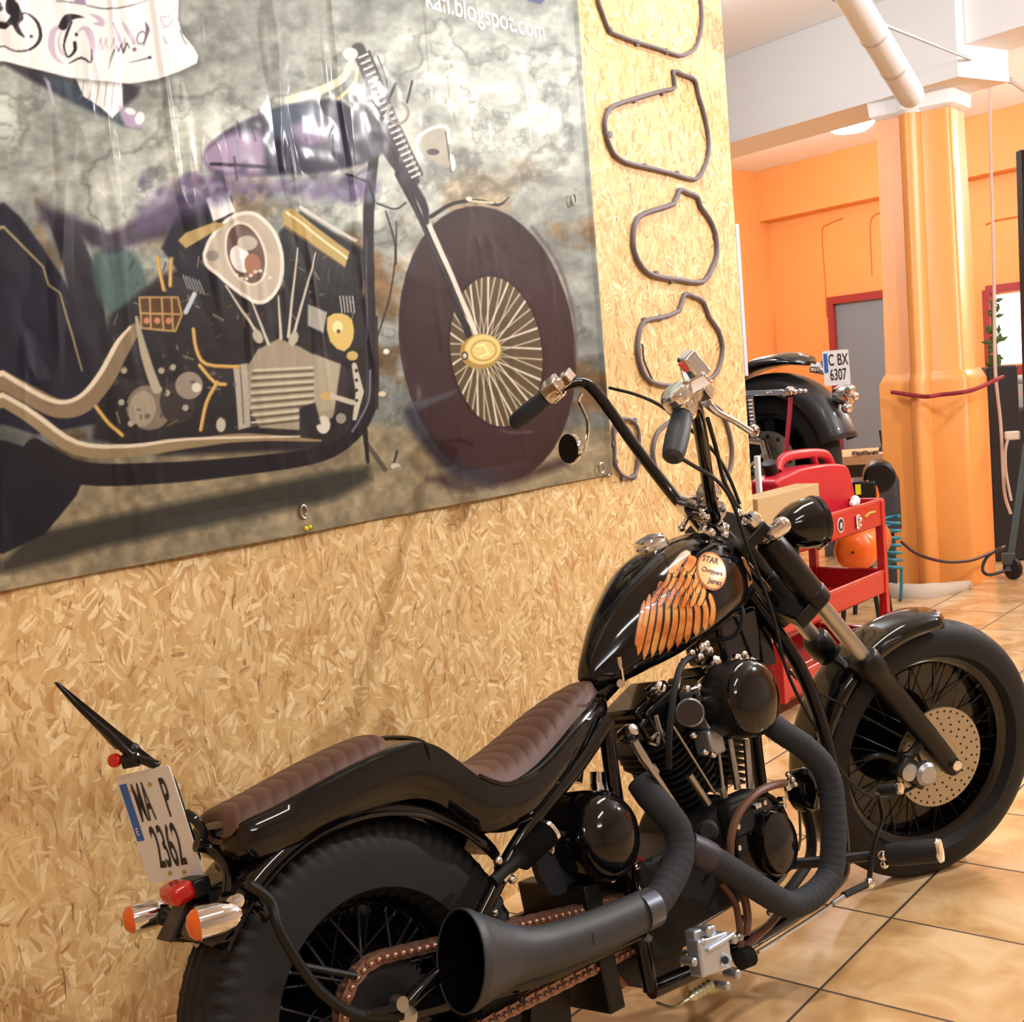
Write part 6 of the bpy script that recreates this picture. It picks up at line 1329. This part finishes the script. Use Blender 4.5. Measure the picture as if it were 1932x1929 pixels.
# blue coiled hose
q = MB(); c0 = at(1682, 1020, 6.75); pts = [c0+hx*(.045*math.cos(t_))+vv*(.045*math.sin(t_))+Z3*(.13-.0115*t_/1.0*.55) for t_ in np.linspace(0, 2*math.pi*7, 120)]
e_ = pts[-1]; q.tube(pts+[np.array([e_[0], e_[1]+.01, .05]), np.array([e_[0]+.03, e_[1]+.03, .009]), np.array([e_[0]+.12, e_[1]+.06, .009])], .009, 8); tag(q.build('coiled_hose', mat('teal_hose', (40, 128, 150), .4)), 'teal blue coiled air hose hanging beside the orange pillar', 'hose')
q = MB(); c = at(1668, 950, 7.0); q.box(c, (.17, .2, .32), (hx, vv, Z3)); q.box(np.array([c[0], c[1], (c[2]-.16)/2]), (.1, .1, c[2]-.16), (hx, vv, Z3)); tag(q.build('storage_bin', mat('dark_bin', (52, 54, 58), .45), bevel=.03, seg=3), 'dark grey plastic bin between compressor and orange pillar', 'bin')
# ------------------------------------------------------------------ work bench with tools
bz = 1.0; bA, bB = onZ(1598, 868, .93), onZ(1700, 858, .93)
bd_ = 8.4; pA_ = at(1600, 862, bd_); bz = pA_[2]; q = MB(); c = at(1665, 862, bd_); q.box(np.array([c[0], c[1], bz-.03])+vv*.3, (.9, .7, .06), (nrm(hx-vv*.05), vv, Z3)); wb = q.build('workbench', mat('bench_top', (196, 160, 120), .6, var=.1), bevel=.004)
tag(wb, 'wooden topped workbench in front of the grey blue door', 'workbench')
for sx in (-.38, .38): q = MB(); q.box(np.array([c[0], c[1], (bz-.06)/2])+vv*.3+hx*sx, (.06, .5, bz-.06), (hx, vv, Z3)); o = q.build('leg', mat('bench_leg', (84, 92, 102), .5)); o.parent = wb
q = MB(); q.box(np.array([c[0], c[1], (bz-.06)/2])+vv*.35, (.7, .02, bz-.1), (hx, vv, Z3)); o = q.build('back_panel', mat('bench_leg', (84, 92, 102), .5)); o.parent = wb
q = MB(); a_ = at(1668, 850, bd_-.02); q.cyl(a_, at(1660, 812, bd_-.02), .014, 10, r2=.008); q.lathe([(.04, 0), (.03, .02), (.014, .04)], a_, nrm(at(1660, 812, bd_)-a_), 14); tag(q.build('drill_chuck', IRON), 'dark tapered tool standing upright on the workbench', 'tool')
for i, (x, y) in enumerate(((1612, 856), (1622, 857), (1632, 855), (1642, 857), (1652, 855), (1678, 853))):
    q = MB(); c = at(x, y, bd_-.0); q.cyl(c-Z3*.012, c+Z3*.012, .02, 12); q.cyl(c+Z3*.012, c+Z3*.016, .013, 10); tag(q.build('socket', STEEL), ['leftmost', 'second from the left', 'third from the left', 'fourth from the left', 'fifth from the left', 'rightmost'][i]+' of the small steel sockets on the workbench', 'socket', 'sockets lying on the workbench')
# ------------------------------------------------------------------ equipment right of the pillar
rk = 7.2; rack = empty('equipment_stand', tuple(map(float, np.array([*at(1925, 1000, rk)[:2], 0])))); tag(rack, 'dark metal rolling stand with casters at the right edge', 'stand')
def RK_(o): o.parent = rack; o.matrix_parent_inverse = Matrix.Translation(-Vector(rack.location)); return o
GST = mat('grey_green_steel', (66, 74, 76), .45, .3)
q = MB(); a_, b2_ = at(1903, 1078, rk), at(1932, 872, rk); q.tube([a_, b2_, at(1936, 840, rk)], .026, 4); RK_(q.build('leg', GST, ang=20))
q = MB(); q.tube([at(1928, 285, rk), at(1936, 560, rk), at(1945, 870, rk)], .032, 4); RK_(q.build('upright', SATIN, ang=20))
q = MB(); cs = at(1912, 1104, rk); q.lathe([(0, -.018), (.05, -.018), (.062, -.012), (.062, .012), (.05, .018), (0, .018)], np.array([cs[0], cs[1], .062]), nrm(hx*.8+vv*.6), 26); wv = RK_(q.build('caster', RUB))
q = MB(); q.lathe([(0, -.02), (.034, -.02), (.034, .02), (0, .02)], np.array([cs[0], cs[1], .062]), nrm(hx*.8+vv*.6), 20); o = q.build('caster_hub', mat('grey_hub', (150, 152, 150), .5)); o.parent = wv; o.matrix_parent_inverse = wv.matrix_parent_inverse
q = MB(); q.box(np.array([cs[0], cs[1], .12])+hx*-.02, (.07, .05, .07), (hx, vv, Z3)); RK_(q.build('caster_fork', GST, bevel=.006))
# dark locker and odds between
rd = 7.9; q = MB(); c = at(1893, 890, rd); z1 = at(1893, 690, rd)[2]; q.box(np.array([c[0], c[1], z1/2]), (.18, .3, z1), (hx, vv, Z3)); bx_ = q.build('machine_cabinet', mat('navy_black', (24, 25, 32), .5), bevel=.01); tag(bx_, 'tall black machine cabinet just right of the orange pillar', 'cabinet')
q = MB(); ec = at(1930, 768, 8.3); q.box(np.array([ec[0], ec[1], ec[2]/2]), (.26, .3, ec[2]), (hx, vv, Z3)); tag(q.build('equipment_case', mat('charcoal_case', (36, 36, 40), .5), bevel=.02), 'charcoal equipment case behind the rolling stand', 'case')
q = MB(); q.ball(at(1926, 716, 8.3), .05, 10, sc=.6); q.box(at(1926, 735, 8.3), (.06, .1, .06), (hx, vv, Z3)); q.box(at(1928, 757, 8.3), (.1, .1, .075), (hx, vv, Z3)); tag(q.build('machine_part', mat('pale_metal', (190, 196, 202), .4, .5)), 'pale rounded machine part on top of the charcoal equipment', 'machine part')
q = MB(); q.box(at(1910, 822, 7.3), (.08, .06, .05), (hx, vv, Z3)); tag(q.build('plug_box', mat('cream_plastic', (214, 206, 190), .5), bevel=.008), 'small cream plug box on the dark stand', 'plug box')
q = MB(); q.tube([at(1868, 138, 7.3), at(1868, 250, 7.3), at(1873, 420, 7.3), at(1876, 560, 7.3), at(1878, 700, 7.3), at(1888, 800, 7.4), at(1893, 900, 7.4), at(1897, 940, 7.4), at(1907, 970, 7.4)], .010, 8, sm=4)
tag(q.build('power_cable', mat('white_cable', (205, 190, 182), .5)), 'long pale cable hanging from the ceiling beside the pillar', 'cable')
q = MB(); q.tube([at(1903, 825, 7.5), at(1897, 850, 7.5), at(1898, 890, 7.5), at(1905, 930, 7.5), at(1908, 945, 7.5)], .008, 8, sm=4); tag(q.build('power_cable', mat('white_cable', (205, 190, 182), .5)), 'short pale cable hanging from the cream plug box', 'cable')
q = MB(); q.tube([at(1868, 134, 7.3), at(1902, 150, 7.3), at(1935, 172, 7.3)], .012, 8, sm=3); q.ball(at(1868, 134, 7.3), .03, 8); q.ball(at(1907, 152, 7.3), .02, 8); tag(q.build('ceiling_conduit', mat('white_cable', (205, 190, 182), .5)), 'pale conduit clipped across the ceiling top right', 'conduit')
DC = mat('dark_cable', (70, 36, 34), .5)
q = MB(); q.tube([at(1700, 1022, 6.9), at(1730, 1045, 6.85), at(1780, 1060, 6.8), at(1830, 1058, 6.85), at(1865, 1045, 6.95), at(1895, 1032, 7.05)], .009, 8, sm=4); tag(q.build('power_cable', DC), 'dark cable sagging across the foot of the orange pillar', 'cable')
q = MB(); q.tube([at(1888, 1034, 7.0), at(1862, 1052, 6.95), at(1854, 1075, 6.9), at(1866, 1085, 6.85), at(1895, 1078, 6.9)], .009, 8, sm=5); tag(q.build('power_cable', mat('black_cable', (26, 26, 30), .5)), 'black cable looping on the floor right of the pillar', 'cable')
# plant in front of the bright window
q = MB(); pc_ = at(1874, 640, 7.9); pc_[2] += .03
for i in range(26):
    a_ = RNG.rand()*6.28; h_ = (RNG.rand()-.5)*.42; c = pc_+Z3*h_+hx*(RNG.rand()-.4)*.10+vv*(RNG.rand()-.5)*.1; d = nrm(hx*math.cos(a_)+Z3*math.sin(a_)); e = nrm(np.cross(d, vv)); q.add([c-d*.035, c+e*.014, c+d*.035, c-e*.014, c-vv*.006], [(0, 1, 4), (1, 2, 4), (2, 3, 4), (3, 0, 4)])
z1 = at(1893, 690, rd)[2]; q.tube([np.array([pc_[0], pc_[1], z1+.02]), pc_+Z3*.2], .008, 6); q.lathe([(.03, 0), (.04, .07), (.0, .07)], (pc_[0], pc_[1], z1+.002), Z3, 16); tag(q.build('potted_plant', mat('leaf_green', (66, 104, 50), .5), smooth=False), 'green leafy plant against the bright window', 'plant')
# ------------------------------------------------------------------ overhead: tube, rod, round lamp
TB = at(1722, 186, 4.6); TA = at(1585, -40, 4.0)
q = MB(); d = nrm(TB-TA); ln = np.linalg.norm(TB-TA); q.lathe([(.048, 0), (.048, ln-.03), (.044, ln-.01), (.03, ln-.0), (0, ln)], TA, d, 30); tb = q.build('fluorescent_lamp', mat('frosted_tube', (222, 222, 230), .5)); tag(tb, 'white tube lamp slanting down from the top edge', 'lamp')
for t_ in (.42, .7): q = MB(); q.lathe([(.0495, 0), (.0495, .012), (.047, .014)], TA+d*ln*t_, d, 30); q.build('tube_joint', mat('joint_grey', (196, 190, 192), .5), tb)
q = MB(); q.tube([at(1540, -20, 4.3), at(1650, 38, 4.9), at(1740, 75, 5.6), at(1832, 112, 6.7)], .008, 8, sm=3); tag(q.build('hanging_rod', mat('grey_rod', (150, 150, 150), .5)), 'thin grey rod running from the pillar top across the white tube lamp', 'rod')
q = MB(); rl = onZ(1604, 234, CEIL-.03); q.lathe([(0, -.07), (.13, -.06), (.19, -.02), (.2, .0), (.2, .028)], rl, (0, 0, 1), 36); lo = q.build('ceiling_lamp', mat('lamp_glow', (255, 252, 248), .4, emis=6)); tag(lo, 'round white ceiling lamp glowing left of the orange pillar', 'lamp')
